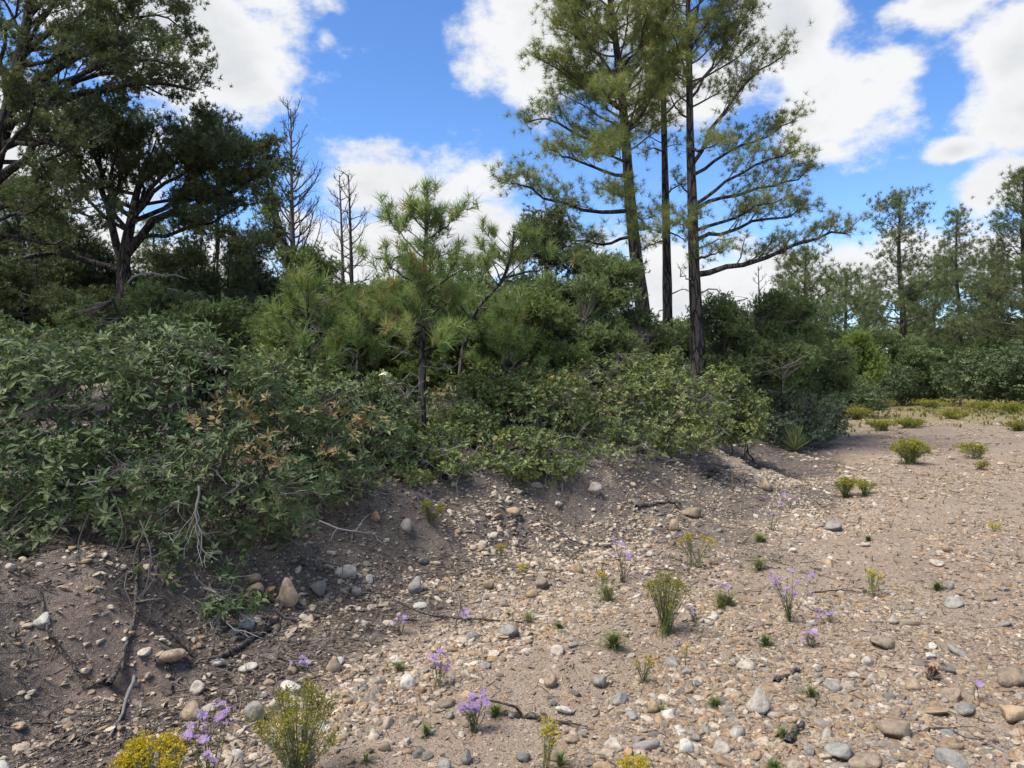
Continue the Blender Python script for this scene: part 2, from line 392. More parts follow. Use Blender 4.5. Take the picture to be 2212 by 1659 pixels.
# object helpers -----------------------------------------------------
def tagp(o, label, cat, group=None, kind=None):
    o['label'] = label; o['category'] = cat
    if group: o['group'] = group
    if kind: o['kind'] = kind
    return o
def thing(name, label, cat, loc, group=None):
    o = bpy.data.objects.new(name, None); COL.objects.link(o); o.location = loc; o.empty_display_size = .1
    return tagp(o, label, cat, group)
SMALL_PIECES = {'twigs', 'branches', 'dead_twigs', 'hanging_stems', 'stems', 'petals', 'flowers', 'flower_centres', 'leaves', 'blades', 'grass', 'scales', 'dry_leaves', 'crown', 'foliage'}
def part(name, buf, m, parent, smooth=False, label=None):
    loc = np.array(parent.location) if parent.parent is None else np.array(parent.parent.location)
    me = buf.mesh(name, loc, smooth); me.materials.append(m)
    o = bpy.data.objects.new(name, me); COL.objects.link(o); o.parent = parent
    if label: o['label'] = label
    if name in SMALL_PIECES: o['kind'] = 'stuff'
    return o
def single(name, buf, m, loc, label, cat, group=None, smooth=False):
    me = buf.mesh(name, loc, smooth); me.materials.append(m)
    o = bpy.data.objects.new(name, me); COL.objects.link(o); o.location = loc
    return tagp(o, label, cat, group)
def copy_thing(root, loc, rz, s, label, group=None):
    c = root.copy(); COL.objects.link(c); c.location = loc; c.rotation_euler = (0, 0, rz); c.scale = (s, s, s) if np.isscalar(s) else s
    c['label'] = label
    if group: c['group'] = group
    for ch in root.children:
        k = ch.copy(); COL.objects.link(k); k.parent = c
        for g in ch.children:
            q = g.copy(); COL.objects.link(q); q.parent = k
    return c

# ------------------------------------------------------------------ ground
def axis(lo, hi, dlo, dhi, step, g=1.07):
    mid = list(np.arange(dlo, dhi, step)); a = []; x, st = dlo, step
    while x > lo: st *= g; x -= st; a.append(x)
    b = []; x, st = mid[-1], step
    while x < hi: st *= g; x += st; b.append(x)
    return np.array(a[::-1] + mid + b)
xs = axis(-700, 900, -3.2, 4.6, .055, 1.06); ys = axis(-60, 1600, 2.5, 9.0, .05, 1.03)
X, Y = np.meshgrid(xs, ys)
Zg = zt(X.ravel(), Y.ravel())
S_, H_, W_ = toe(X.ravel(), Y.ravel())
nx, ny = len(xs), len(ys)
i, j = np.meshgrid(np.arange(nx - 1), np.arange(ny - 1))
q = (j * nx + i).ravel()
gb = Buf(); 
def litter_w(x, y):
    s, h, wd = toe(x, y)
    s = s + .5 * fbm(x, y, .8, 3)
    a = np.maximum(sstep(s, -1.3, .2) * sstep(y, 30, 8), 1.25 * sstep(s, -1.2, -.4) * sstep(x, -.5, -1.1) * sstep(y, 6, 4.8))
    a = np.maximum(a, .5 * sstep(s, -2.2, -.8) * sstep(y, 5, 6.2) * sstep(y, 12, 8) * sstep(x, 3.5, 2))
    # the raw pink earth bank below the oak stays bare
    bare = sstep(np.hypot((x + 2.15) / .46, (y - 3.66) / .30) + 1.1 * fbm(x, y, .28, 4), 1.15, .55)
    bare2 = sstep(np.hypot((x - 3.6) / .9, (y - 11.0) / 1.1) + .6 * fbm(x, y, .5, 2), 1.1, .6)
    return np.clip(a * (1 - .8 * bare) * (1 - .6 * bare2) * (0.8 + .8 * fbm(x + 3, y, .45, 3)), 0, 1), bare, bare2
lw, bare, bare2 = litter_w(X.ravel(), Y.ravel())
gb.add(np.stack([X.ravel(), Y.ravel(), Zg], -1), np.stack([q, q + 1, q + nx + 1, q + nx], -1), lw)
gm = gb.mesh('ground', smooth=True)
at = gm.attributes.new('pink', 'FLOAT', 'POINT'); at.data.foreach_set('value', bare.astype(np.float32))
at = gm.attributes.new('chalk', 'FLOAT', 'POINT'); at.data.foreach_set('value', bare2.astype(np.float32))
m, t = mat('stony_earth')
g = t.new('ShaderNodeNewGeometry'); pos = g.outputs['Position']
base = t.ramp(t.noise(pos, .9, 5, .6), [(.3, (.27, .198, .140)), (.5, (.345, .262, .19)), (.72, (.415, .33, .245))])
base = t.mix(t.attr('pink'), base, t.ramp(t.noise(pos, 16, 8, .75), [(.32, (.105, .075, .058)), (.5, (.18, .13, .104)), (.68, (.26, .20, .165))]))
base = t.mix(t.math('MULTIPLY', t.attr('chalk'), .3), base, (.40, .37, .33))
litc = t.ramp(t.noise(pos, 26, 5, .7), [(.3, (.042, .035, .030)), (.55, (.112, .096, .082)), (.75, (.225, .197, .17))])
lf = t.smooth(t.math('ADD', t.attr('v'), t.math('MULTIPLY', t.math('SUBTRACT', t.noise(pos, 9, 4, .6), .5), .8)), .12, .55)
base = t.mix(lf, base, litc)
vo = t.new('ShaderNodeTexVoronoi'); vo.inputs['Scale'].default_value = 95; t.l.new(pos, vo.inputs['Vector'])
pebf = t.smooth(vo.outputs['Distance'], .42, .25)
sel = t.new('ShaderNodeSeparateColor'); t.l.new(vo.outputs['Color'], sel.inputs[0])
pebf = t.math('MULTIPLY', pebf, t.math('GREATER_THAN', sel.outputs[0], .28))
pebc = t.ramp(sel.outputs[1], [(0, (.12, .11, .10)), (.5, (.25, .205, .16)), (1, (.38, .34, .29))])
base = t.mix(pebf, base, pebc)
vo2 = t.new('ShaderNodeTexVoronoi'); vo2.inputs['Scale'].default_value = 210; t.l.new(pos, vo2.inputs['Vector'])
sel2 = t.new('ShaderNodeSeparateColor'); t.l.new(vo2.outputs['Color'], sel2.inputs[0])
base = t.mix(t.math('MULTIPLY', t.smooth(vo2.outputs['Distance'], .5, .3), t.math('GREATER_THAN', sel2.outputs[0], .45)), base, t.ramp(sel2.outputs[1], [(0, (.10, .085, .07)), (.5, (.25, .20, .155)), (1, (.42, .37, .31))]))
base = t.mix(t.math('MULTIPLY', t.noise(pos, 60, 4, .7), .5), base, (.13, .098, .075))
far = t.new('ShaderNodeSeparateXYZ'); t.l.new(pos, far.inputs[0])
dry = t.mix(t.noise(pos, .7, 5, .65), (.15, .14, .04), (.22, .18, .085))
base = t.mix(t.math('MULTIPLY', t.smooth(far.outputs[1], 17, 30), .85), base, dry)
p = t.new('ShaderNodeBsdfPrincipled'); t.l.new(base, p.inputs['Base Color']); p.inputs['Roughness'].default_value = .95; p.inputs['Specular IOR Level'].default_value = .1
b = t.new('ShaderNodeBump'); b.inputs['Strength'].default_value = .85; b.inputs['Distance'].default_value = .018
hgt = t.math('ADD', t.math('MULTIPLY', pebf, .5), t.noise(pos, 45, 6, .7)); t.l.new(hgt, b.inputs['Height']); t.l.new(b.outputs[0], p.inputs['Normal'])
t.l.new(p.outputs[0], t.out.inputs[0])
gm.materials.append(m)
ground = bpy.data.objects.new('ground', gm); COL.objects.link(ground); ground['kind'] = 'structure'; ground['label'] = 'stony earth of the dry wash and its low bank'

# ------------------------------------------------------------------ stones
def ico(sub):
    import bmesh
    bm = bmesh.new(); bmesh.ops.create_icosphere(bm, subdivisions=sub, radius=1.0)
    v = np.array([x.co[:] for x in bm.verts]); f = np.array([[y.index for y in x.verts] for x in bm.faces]); bm.free(); return v, f
ICO = ico(3)
def stone_mesh(seed, ang, flat):
    r = np.random.default_rng(seed); v, f = ICO; v = v.copy()
    ax = np.array([r.uniform(.8, 1.25), r.uniform(.65, .95), flat * r.uniform(.85, 1.15)])
    for k in range(ang):
        nn = nrm(r.normal(0, 1, 3)); d = r.uniform(.55, .85)
        h = v @ nn - d; v = v - np.clip(h, 0, None)[:, None] * nn * .93
    for k in range(5):
        nn = nrm(r.normal(0, 1, 3)); v *= (1 + .05 * np.sin(v @ nn * r.uniform(2, 6) + r.uniform(0, 6)))[:, None]
    v = v + r.normal(0, .012, v.shape)
    v = v * ax
    b = Buf(); b.add(v, f, r.random()); return b.mesh('stone', smooth=True)
def stone_mat(name, src):
    m, t = mat(name)
    tx = t.new('ShaderNodeTexCoord'); oi = t.new('ShaderNodeObjectInfo')
    ad = t.new('ShaderNodeVectorMath', operation='MULTIPLY_ADD'); t.l.new(oi.outputs['Random'], ad.inputs[0]); ad.inputs[1].default_value = (37, 53, 71); t.l.new(tx.outputs['Object'], ad.inputs[2])
    pv = ad.outputs[0]
    if src == 'object': c = oi.outputs['Color']
    else: c = t.attr('tone', 'INSTANCER', 0)
    n = t.noise(pv, 1.7, 6, .65); n2 = t.noise(pv, 9, 5, .7)
    c = t.mix(1.0, c, t.ramp(n, [(.32, (.55, .53, .5)), (.5, (.95, .95, .95)), (.7, (1.3, 1.22, 1.08))]), 'MULTIPLY')
    c = t.mix(t.math('MULTIPLY', t.smooth(n2, .52, .72), .55), c, (.13, .115, .10))
    c = t.mix(t.math('MULTIPLY', t.smooth(t.noise(pv, 3.1, 4, .6), .58, .7), .45), c, (.36, .25, .15))
    p = t.new('ShaderNodeBsdfPrincipled'); t.l.new(c, p.inputs['Base Color']); p.inputs['Roughness'].default_value = .85; p.inputs['Specular IOR Level'].default_value = .2
    b = t.new('ShaderNodeBump'); b.inputs['Strength'].default_value = .5; b.inputs['Distance'].default_value = .05
    t.l.new(t.math('ADD', n, t.math('MULTIPLY', n2, .4)), b.inputs['Height']); t.l.new(b.outputs[0], p.inputs['Normal'])
    t.l.new(p.outputs[0], t.out.inputs[0]); return m
M_stone = stone_mat('cobble', 'object'); M_grav = stone_mat('gravel_stone', 'inst')
STONES = [stone_mesh(100 + k, [3, 6, 9, 12][k % 4], [.62, .8, .5, .7][k // 3 % 4]) for k in range(12)]
for me in STONES: me.materials.append(M_stone)
PAL = {'white': (.43, .40, .35), 'pale': (.36, .32, .265), 'tan': (.29, .225, .155), 'grey': (.225, .212, .19), 'dark': (.15, .14, .128), 'orange': (.31, .225, .14), 'brown': (.225, .178, .13)}
def stone(name, mesh_i, p, size, rot, colour, label, cat='stone', group=None, sink=.3):
    o = bpy.data.objects.new(name, STONES[mesh_i % 12]); COL.objects.link(o)
    s = np.broadcast_to(np.asarray(size, float), (3,))
    o.scale = s; o.rotation_euler = rot; o.location = (p[0], p[1], p[2] + s[2] * (.62 - sink))
    c = np.array(PAL[colour]) * rng.uniform(1.0, 1.25); o.color = tuple(c) + (1,)
    return tagp(o, label, cat, group)
# the ones that stand out: centre in view, width, height, shape, colour, label
BIG = [
 (620, 1290, 40, 56, 1, 'tan', 'tall tan boulder standing upright on the bank below the oak scrub'),
 (552, 1283, 38, 28, 5, 'tan', 'blocky tan cobble left of the tall upright boulder'),
 (545, 1252, 30, 24, 0, 'tan', 'rounded tan cobble tucked under the oak leaves, above the blocky one'),
 (685, 1272, 32, 30, 4, 'grey', 'round pale grey cobble right of the tall upright boulder'),
 (748, 1240, 42, 30, 0, 'pale', 'smooth pale grey oval cobble high on the bank'),
 (771, 1280, 20, 32, 8, 'grey', 'narrow grey stone standing on end in the litter slope'),
 (900, 1268, 40, 32, 2, 'grey', 'fractured blue-grey stone with a pale top in the dark litter'),
 (1108, 1108, 30, 22, 0, 'orange', 'smooth orange-tan cobble on the stony slope below the shrubs'),
 (1492, 1110, 36, 22, 4, 'brown', 'rounded brown cobble at the end of a fallen branch'),
 (548, 1540, 42, 40, 4, 'grey', 'round speckled grey cobble beside the large rabbitbrush'),
 (413, 1540, 44, 36, 1, 'tan', 'egg-shaped tan and grey cobble left of the speckled grey one'),
 (371, 1428, 44, 38, 8, 'tan', 'round tan cobble beside the thick dark root'),
 (1640, 1520, 70, 44, 2, 'pale', 'largest pale angular rock in the gravel, with a flat tan top'),
 (2185, 1465, 62, 34, 0, 'brown', 'big smooth grey-brown rock at the right edge near the pinecone'),
 (1812, 1632, 48, 30, 4, 'grey', 'rounded grey boulder near the bottom edge below the pale angular rock'),
 (1935, 1585, 54, 40, 4, 'brown', 'large rounded brown cobble half sunk in gravel toward the lower right'),
 (1100, 1368, 42, 20, 9, 'grey', 'flat grey cobble in the middle of the slope'),
 (533, 1348, 34, 28, 5, 'white', 'chalky white cobble at the upper end of the thick root'),
 (95, 1350, 40, 26, 2, 'white', 'white angular stone at the foot of the oak stems far left'),
 (40, 1575, 36, 18, 6, 'tan', 'flat cream stone near the lower left edge'),
 (-8, 1690, 60, 50, 5, 'white', 'large white stone cut by the bottom left corner'),
 (810, 1118, 22, 20, 1, 'orange', 'orange cobble under the right end of the oak scrub'),
 (878, 1142, 26, 28, 5, 'grey', 'grey stone on the dark slope right of the orange cobble'),
 (2195, 1545, 70, 30, 10, 'orange', 'layered orange sandstone slab at the right edge'),
 (2020, 1540, 60, 14, 6, 'orange', 'thin flat ochre slab in the gravel below the pinecone'),
 (1285, 1058, 34, 20, 9, 'pale', 'flat pale stone at the top of the slope under a sprawling branch'),
 (470, 1432, 24, 18, 0, 'white', 'bright white pebble above the thick dark root'),
 (535, 1442, 34, 18, 8, 'white', 'long white cobble just below the thick dark root'),
 (720, 1440, 28, 32, 1, 'tan', 'upright tan pebble below the litter slope'),
 (880, 1478, 34, 28, 5, 'white', 'white blocky stone left of the small purple aster'),
 (1055, 1264, 20, 28, 8, 'tan', 'upright tan-grey stone alone in the middle of the litter'),
 (1170, 1262, 30, 20, 9, 'brown', 'low brown-grey cobble right of the upright tan-grey stone'),
 (1150, 1285, 24, 20, 0, 'orange', 'cream cobble with an orange stain in mid slope'),
 (1310, 1178, 30, 12, 6, 'white', 'flat white flake on the stony slope left of tall asters'),
 (1245, 1230, 26, 22, 1, 'orange', 'small orange and white cobble left of the tall bare asters'),
 (1455, 1140, 22, 26, 5, 'tan', 'upright buff stone behind the tall bare asters'),
 (1800, 1140, 40, 18, 9, 'grey', 'smooth flat grey cobble beside the washed sand runnel'),
 (1655, 1050, 30, 26, 2, 'tan', 'square buff rock behind the tall purple aster far up the wash'),
 (1870, 1178, 22, 10, 6, 'white', 'small white flat stone right of the sand runnel'),
 (2010, 1418, 26, 14, 6, 'white', 'white flake among the flat stones above the pinecone'),
 (1965, 1350, 46, 20, 10, 'brown', 'broad flat brown rock in the heap of slabs left of the pinecone'),
 (1930, 1342, 30, 18, 2, 'pale', 'pale angular slab leaning on the broad flat brown rock'),
 (2060, 1305, 44, 18, 9, 'grey', 'long flat grey rock above the heap of slabs'),
 (1905, 1392, 40, 22, 4, 'brown', 'round brown cobble below the heap of slabs'),
 (2085, 1535, 34, 24, 8, 'grey', 'grey cobble left of the layered sandstone slab'),
 (1870, 1650, 60, 30, 0, 'brown', 'grey-brown boulder cut by the bottom edge toward the right'),
 (1480, 1620, 34, 28, 5, 'white', 'white cobble in gravel right of the tall yellow flower stalk'),
 (1130, 1640, 26, 20, 4, 'dark', 'dark slate pebble left of the tall yellow flower stalk'),
 (1008, 1640, 34, 26, 2, 'dark', 'dark grey angular stone in a bottom-edge pile of slate'),
 (960, 1660, 30, 22, 5, 'grey', 'grey stone leaning on the dark slate pile at bottom edge'),
 (1235, 1600, 28, 20, 8, 'tan', 'buff cobble just right of the tall yellow flower stalk'),
 (1190, 1475, 30, 26, 9, 'tan', 'ochre triangular stone on bare earth above the yellow flower stalk'),
 (1295, 1480, 26, 26, 4, 'grey', 'round grey pebble right of the ochre triangular stone'),
 (1220, 1540, 36, 16, 6, 'white', 'white and grey flat stone by the weathered stick'),
 (1340, 1515, 30, 26, 1, 'grey', 'banded grey cobble in the bare earth patch'),
 (1410, 1530, 26, 22, 5, 'orange', 'ochre cobble right of the banded grey one'),
]
TAKEN = []
for k, (xd, yd, wd, hd, mi, colr, lab) in enumerate(BIG):
    p = G(xd, yd + hd * .32); sc_ = p[1] / FD
    s = (wd * .5 * sc_ / 1.0, wd * .5 * sc_ / .85, hd * .5 * sc_ / .58)
    stone('boulder' if wd > 50 else 'cobble', mi, p, s, (rng.normal(0, .12), rng.normal(0, .12), rng.uniform(-.5, .5)), colr, lab, 'rock' if wd > 50 else 'stone', None, .18)
    TAKEN.append((p[0], p[1], wd * .5 * sc_))
TAKEN = np.array(TAKEN)
# more cobbles, each its own stone
n_auto = 240; made = 0; AUTO = []
LAB = {('bank', 1): 'pale cobble bedded in the dark litter slope under the shrubs', ('bank', 0): 'grey or brown cobble bedded in the dark litter slope under the shrubs',
       ('mid', 1): 'pale cobble among the mixed stones in the middle of the wash', ('mid', 0): 'grey or brown cobble among the mixed stones in mid wash',
       ('low', 1): 'pale cobble in the dense gravel toward the bottom right', ('low', 0): 'grey or brown cobble in the dense gravel toward the bottom right'}
tries = 0
while made < n_auto and tries < 6000:
    tries += 1
    xd = rng.uniform(250, 2200); yd = 1000 + 655 * rng.random() ** .6
    p = G(xd, yd)
    s, h, wd = toe(p[0], p[1])
    if s[0] > wd[0] * .8 or p[1] > 14: continue
    if np.hypot(p[0] + 2.15, p[1] - 3.95) < .7 and rng.random() < .8: continue
    rad = float(np.clip(rng.lognormal(math.log(.032), .34), .02, .07)) * (1 if p[1] < 6 else 1.25)
    if (np.hypot(TAKEN[:, 0] - p[0], TAKEN[:, 1] - p[1]) < TAKEN[:, 2] + rad).any(): continue
    TAKEN = np.vstack([TAKEN, (p[0], p[1], rad)])
    zone = 'bank' if s[0] > -.7 else ('low' if xd > 1250 and p[1] < 5 else 'mid')
    pal = rng.random() < (.75 if zone == 'bank' else .5 if zone == 'mid' else .3)
    colr = rng.choice(['white', 'pale', 'tan'] if pal else ['grey', 'brown', 'dark', 'grey'])
    AUTO.append([p, rad, str(colr), zone]); AUTO[-1].append(stone('cobble', int(rng.integers(0, 12)), p, np.array([1, rng.uniform(.75, 1.1), rng.uniform(.7, 1.1)]) * rad,
          (rng.normal(0, .3), rng.normal(0, .3), rng.uniform(0, 6.28)), colr, LAB[(zone, int(pal))], 'stone', {'bank': 'cobbles on the litter slope', 'mid': 'cobbles in the middle of the wash', 'low': 'cobbles in the dense gravel'}[zone], .42))
    made += 1

# gravel: uncountable small stones
def gn_scatter(name, pts, rot, scl, idx, tone, meshes, material, label, cat):
    me = bpy.data.meshes.new(name); me.vertices.add(len(pts)); me.vertices.foreach_set('co', pts.astype(np.float32).ravel())
    for nm, typ, dat, key in (('rot', 'FLOAT_VECTOR', rot, 'vector'), ('scl', 'FLOAT_VECTOR', scl, 'vector'), ('idx', 'INT', idx, 'value'), ('tone', 'FLOAT_COLOR', tone, 'color')):
        a = me.attributes.new(nm, typ, 'POINT'); a.data.foreach_set(key, np.asarray(dat, np.int32 if typ == 'INT' else np.float32).ravel())
    o = bpy.data.objects.new(name, me); COL.objects.link(o)
    src = bpy.data.collections.new(name + '_source')
    for k, mm in enumerate(meshes):
        m2 = mm.copy(); m2.materials.clear(); m2.materials.append(material)
        so = bpy.data.objects.new('%s_piece_%02d' % (name, k), m2); src.objects.link(so)
    ng = bpy.data.node_groups.new(name, 'GeometryNodeTree')
    ng.interface.new_socket('Geometry', in_out='INPUT', socket_type='NodeSocketGeometry'); ng.interface.new_socket('Geometry', in_out='OUTPUT', socket_type='NodeSocketGeometry')
    N, Lk = ng.nodes, ng.links
    gi = N.new('NodeGroupInput'); go = N.new('NodeGroupOutput'); ip = N.new('GeometryNodeInstanceOnPoints'); ci = N.new('GeometryNodeCollectionInfo')
    ci.inputs['Collection'].default_value = src; ci.inputs['Separate Children'].default_value = True; ci.inputs['Reset Children'].default_value = True
    def na(nm, typ):
        nd = N.new('GeometryNodeInputNamedAttribute'); nd.data_type = typ; nd.inputs['Name'].default_value = nm; return nd.outputs['Attribute']
    Lk.new(gi.outputs[0], ip.inputs['Points']); Lk.new(ci.outputs[0], ip.inputs['Instance']); ip.inputs['Pick Instance'].default_value = True
    Lk.new(na('idx', 'INT'), ip.inputs['Instance Index']); Lk.new(na('rot', 'FLOAT_VECTOR'), ip.inputs['Rotation']); Lk.new(na('scl', 'FLOAT_VECTOR'), ip.inputs['Scale'])
    Lk.new(ip.outputs[0], go.inputs[0])
    md = o.modifiers.new('scatter', 'NODES'); md.node_group = ng
    return tagp(o, label, cat, None, 'stuff')
def ground_samples(n, y0, y1, marg=.15):
    """points spread over the ground in the wedge of view between two distances"""
    y = np.sqrt(rng.uniform(y0 * y0, y1 * y1, n)); x = y * rng.uniform(-.72 - marg, .72 + marg, n); return x, y
px, py, pr = [], [], []
for y0, y1, n, med, sg, lo, hi in ((2.2, 5.5, 150000, .0076, .60, .0035, .040), (5.5, 12, 150000, .0118, .52, .006, .045), (12, 32, 85000, .024, .45, .011, .065)):
    x, y = ground_samples(n, y0, y1)
    r_ = np.clip(rng.lognormal(math.log(med), sg, n), lo, hi)
    s, h, wd = toe(x, y)
    xr, yr = x * .82 - y * .57, x * .57 + y * .82
    patch = .50 + 2.3 * fbm(xr * 2.2 + 11, yr * .7 + 4, 1.3, 3)
    r_ = np.clip(r_ * (1 + .9 * fbm(xr * 1.6 + 31, yr * .6 + 2, 1.0, 2)) * np.where((x > 1.5 + .25 * y) & (y > 4.5), .75, 1), lo, hi)
    den = np.where(s < -.3, np.clip(patch, .10, 1), np.where(s < wd * .9, .85 * np.clip(patch + .3, .3, 1), .06))
    den = np.where((s < -.3) & (r_ < med), np.maximum(den, .75), den); den = np.where((y < 5.2) & (x > .2), np.clip(den + .25, 0, 1), den)
    den = den * np.where(y > 14, sstep(y, 34, 16), 1)
    bd = sstep(np.hypot((x + 2.15) / .62, (y - 3.72) / .34), 1.1, .7); den = den * (1 - .5 * bd)
    lw_, _, _ = litter_w(x, y); den = den * np.where(x < -.5, 1 - .8 * lw_, 1 - .35 * lw_)
    k = rng.random(n) < den
    px.append(x[k]); py.append(y[k]); pr.append(r_[k])
px = np.concatenate(px); py = np.concatenate(py); pr = np.concatenate(pr); n = len(px)
pz = zt(px, py)
tone_tab = np.array([PAL[c] for c in ('white', 'pale', 'tan', 'grey', 'dark', 'orange', 'brown')])
s, h, wd = toe(px, py); up = sstep(s, -2.2, .2)
prob = np.stack([.07 + .30 * up, .22 + .16 * up, .28 - .1 * up, .19 - .10 * up, .09 - .05 * up, .04 + 0 * up, .16 - .12 * up], -1); prob /= prob.sum(1, keepdims=True)
ch = (rng.random(n)[:, None] > prob.cumsum(1)).sum(1).clip(0, 6)
tone = tone_tab[ch] * rng.uniform(.9, 1.25, (n, 1)) * np.array([1.09, 1.0, .91]); tone = np.hstack([tone, np.ones((n, 1))])
scl = pr[:, None] * np.stack([np.ones(n), rng.uniform(.7, 1.1, n), rng.uniform(.5, 1.0, n)], -1)
rot = np.stack([rng.normal(0, .25, n), rng.normal(0, .25, n), rng.uniform(0, 6.28, n)], -1)
gn_scatter('gravel', np.stack([px, py, pz + pr * .05], -1), rot, scl, rng.integers(0, 12, n), tone, STONES, M_grav, 'mixed pale, tan and grey gravel strewn over the wash', 'gravel')


# ------------------------------------------------------------------ trees
PINE = dict(levels=2, start=[.28, .2], gap=[.12, .11], fwd=[.8, .9], side=[.9, .7], up=[.35, .35], upvar=.3, min=[.25, .10], max=[.9, .30], ratio=[.36, .40],
            bend=.10, rmin=.004, tufts=[1.0], tup=.25, size=.178)
PINYON = dict(levels=3, start=[.3, .15, .1], gap=[.15, .12, .075], fwd=[.8, .8, .7], side=[.9, .8, .7], up=[.30, .25, .2], upvar=.35, min=[.3, .14, .07], max=[1.1, .45, .16], ratio=[.42, .4, .4],
              bend=.10, rmin=.0035, tufts=[1.0, .5], tup=.3, size=.066)
def base_on_ground(p):
    q = np.array(p, float); q[2] = zt(q[0], q[1]) - .08; return q
def trunk_pts(img, d, K, lean=0.0):
    """trunk from survey points, going down to the ground at its foot; lean moves the top away"""
    n = len(img); pts = [P(x, y, d + lean * k / max(1, n - 1)) for k, (x, y) in enumerate(img)]
    b = base_on_ground(pts[0])
    if b[2] < pts[0][2] - .05: pts = [b] + pts
    return resample(pts, K)
def flare(r0, r1, K, pw=.9):
    t = np.linspace(0, 1, K); r = r0 + (r1 - r0) * t ** pw; r = r * (1 + .45 * np.exp(-t * K / 1.6)); return r
def knots(pts, rad, amt=.05):
    return rad * (1 + rng.normal(0, amt, len(rad)))

def pine(name, label, img, d, r0, limbs, S, nm, auto=None, tmpl=LONG, mat_=None, group=None, lean=0., dead=(), whorl=0, top=True, cat='pine tree', limb_r=.3, mtrunk=None, mult=4, jit=1.0):
    K = 26
    tp = trunk_pts(img, d, K, lean); loc = base_on_ground(tp[0]); loc[2] += .08
    root = thing(name, label, cat, loc, group)
    rad = flare(r0, max(.012, r0 * .12), K)
    tb = Tubes(); tb.add(tp, 0, 0, 12, knots(tp, rad, .025))
    trunk = part('trunk', tb.buf(), mtrunk or M_bark, root, True)
    tw = Tubes(); fo = Fol()
    def t_of_z(z): return float(np.interp(z, tp[:, 2], np.linspace(0, 1, K)))
    for lb in limbs:                                   # hand-surveyed limbs: points, depth at the tip, thickness
        pts, dz = lb[0], lb[1]; thick = lb[2] if len(lb) > 2 else 1.0
        yb = np.interp(t_of_z(P(*pts[0], d)[2]), np.linspace(0, 1, K), tp[:, 1])
        q = resample([P(x, y, yb + dz * (k / (len(pts) - 1)) ** 1.2) for k, (x, y) in enumerate(pts)], 9)
        t0 = t_of_z(q[0][2]); q[0] = at_t(tp, t0)[0]
        q[1:-1] += rng.normal(0, .012, (7, 3)) * plen(q)
        r = min(.45 * float(np.interp(t0, np.linspace(0, 1, K), rad)), (.012 + .014 * plen(q))) * thick
        lt = Tubes(); lt.add(q, r, r * .25, 7); part('limb', lt.buf(), mtrunk or M_bark, trunk, True)
        ramify(q, r * .8, 0, S, tw, fo)
    if auto:                                            # the other limbs go round the trunk
        z0, z1, n, prof, upf = auto
        for k in range(n):
            t = (k + rng.random()) / n
            if whorl: t = min(1, round(t * whorl) / whorl + rng.normal(0, .012))
            zz = z0 + (z1 - z0) * t; tt = t_of_z(zz); p, tan = at_t(tp, tt)
            a = 2.399 * k + rng.normal(0, .5)
            L = prof(t, a) * rng.uniform(.75, 1.15)
            if L < .12: continue
            q = grow(p, nrm([math.cos(a), math.sin(a), upf(t)]), L, 6, .05, .09)
            r = min(.4 * float(np.interp(tt, np.linspace(0, 1, K), rad)), (.007 + .012 * L)) 
            tw.add(q, r, r * .3, 5); ramify(q, r * .8, 0, S, tw, fo)
    if top:
        a, e = at_t(tp, 1.0)
        for k in range(6): fo.add(a - e * .07 * k * S['size'] / .15, e + rng.normal(0, .12, 3), S['size'] * 1.15, rng.random())
    part('twigs', tw.buf(), M_twig, root)
    if dead:
        dt = Tubes()
        for pts, dz in dead:
            q = resample([P(x, y, d + dz * k / (len(pts) - 1)) for k, (x, y) in enumerate(pts)], 7)
            q[0] = at_t(tp, t_of_z(q[0][2]))[0]; q[1:] += rng.normal(0, .03, (6, 3)); dt.add(q, .022 * min(1, r0 / .17), .006 * min(1, r0 / .12), 5)
            for k in range(5):
                p, e = at_t(q, rng.uniform(.4, 1)); dt.add(grow(p, e + rng.normal(0, .7, 3), rng.uniform(.1, .35), 4, 0, .3), .006, .002, 3)
        part('dead_branch', dt.buf(), M_grey, trunk, label='bare dead branches low on the trunk')
    part('crown', fo.buf(tmpl, mult=mult, jit=jit), mat_ or M_pine, root)
    return root

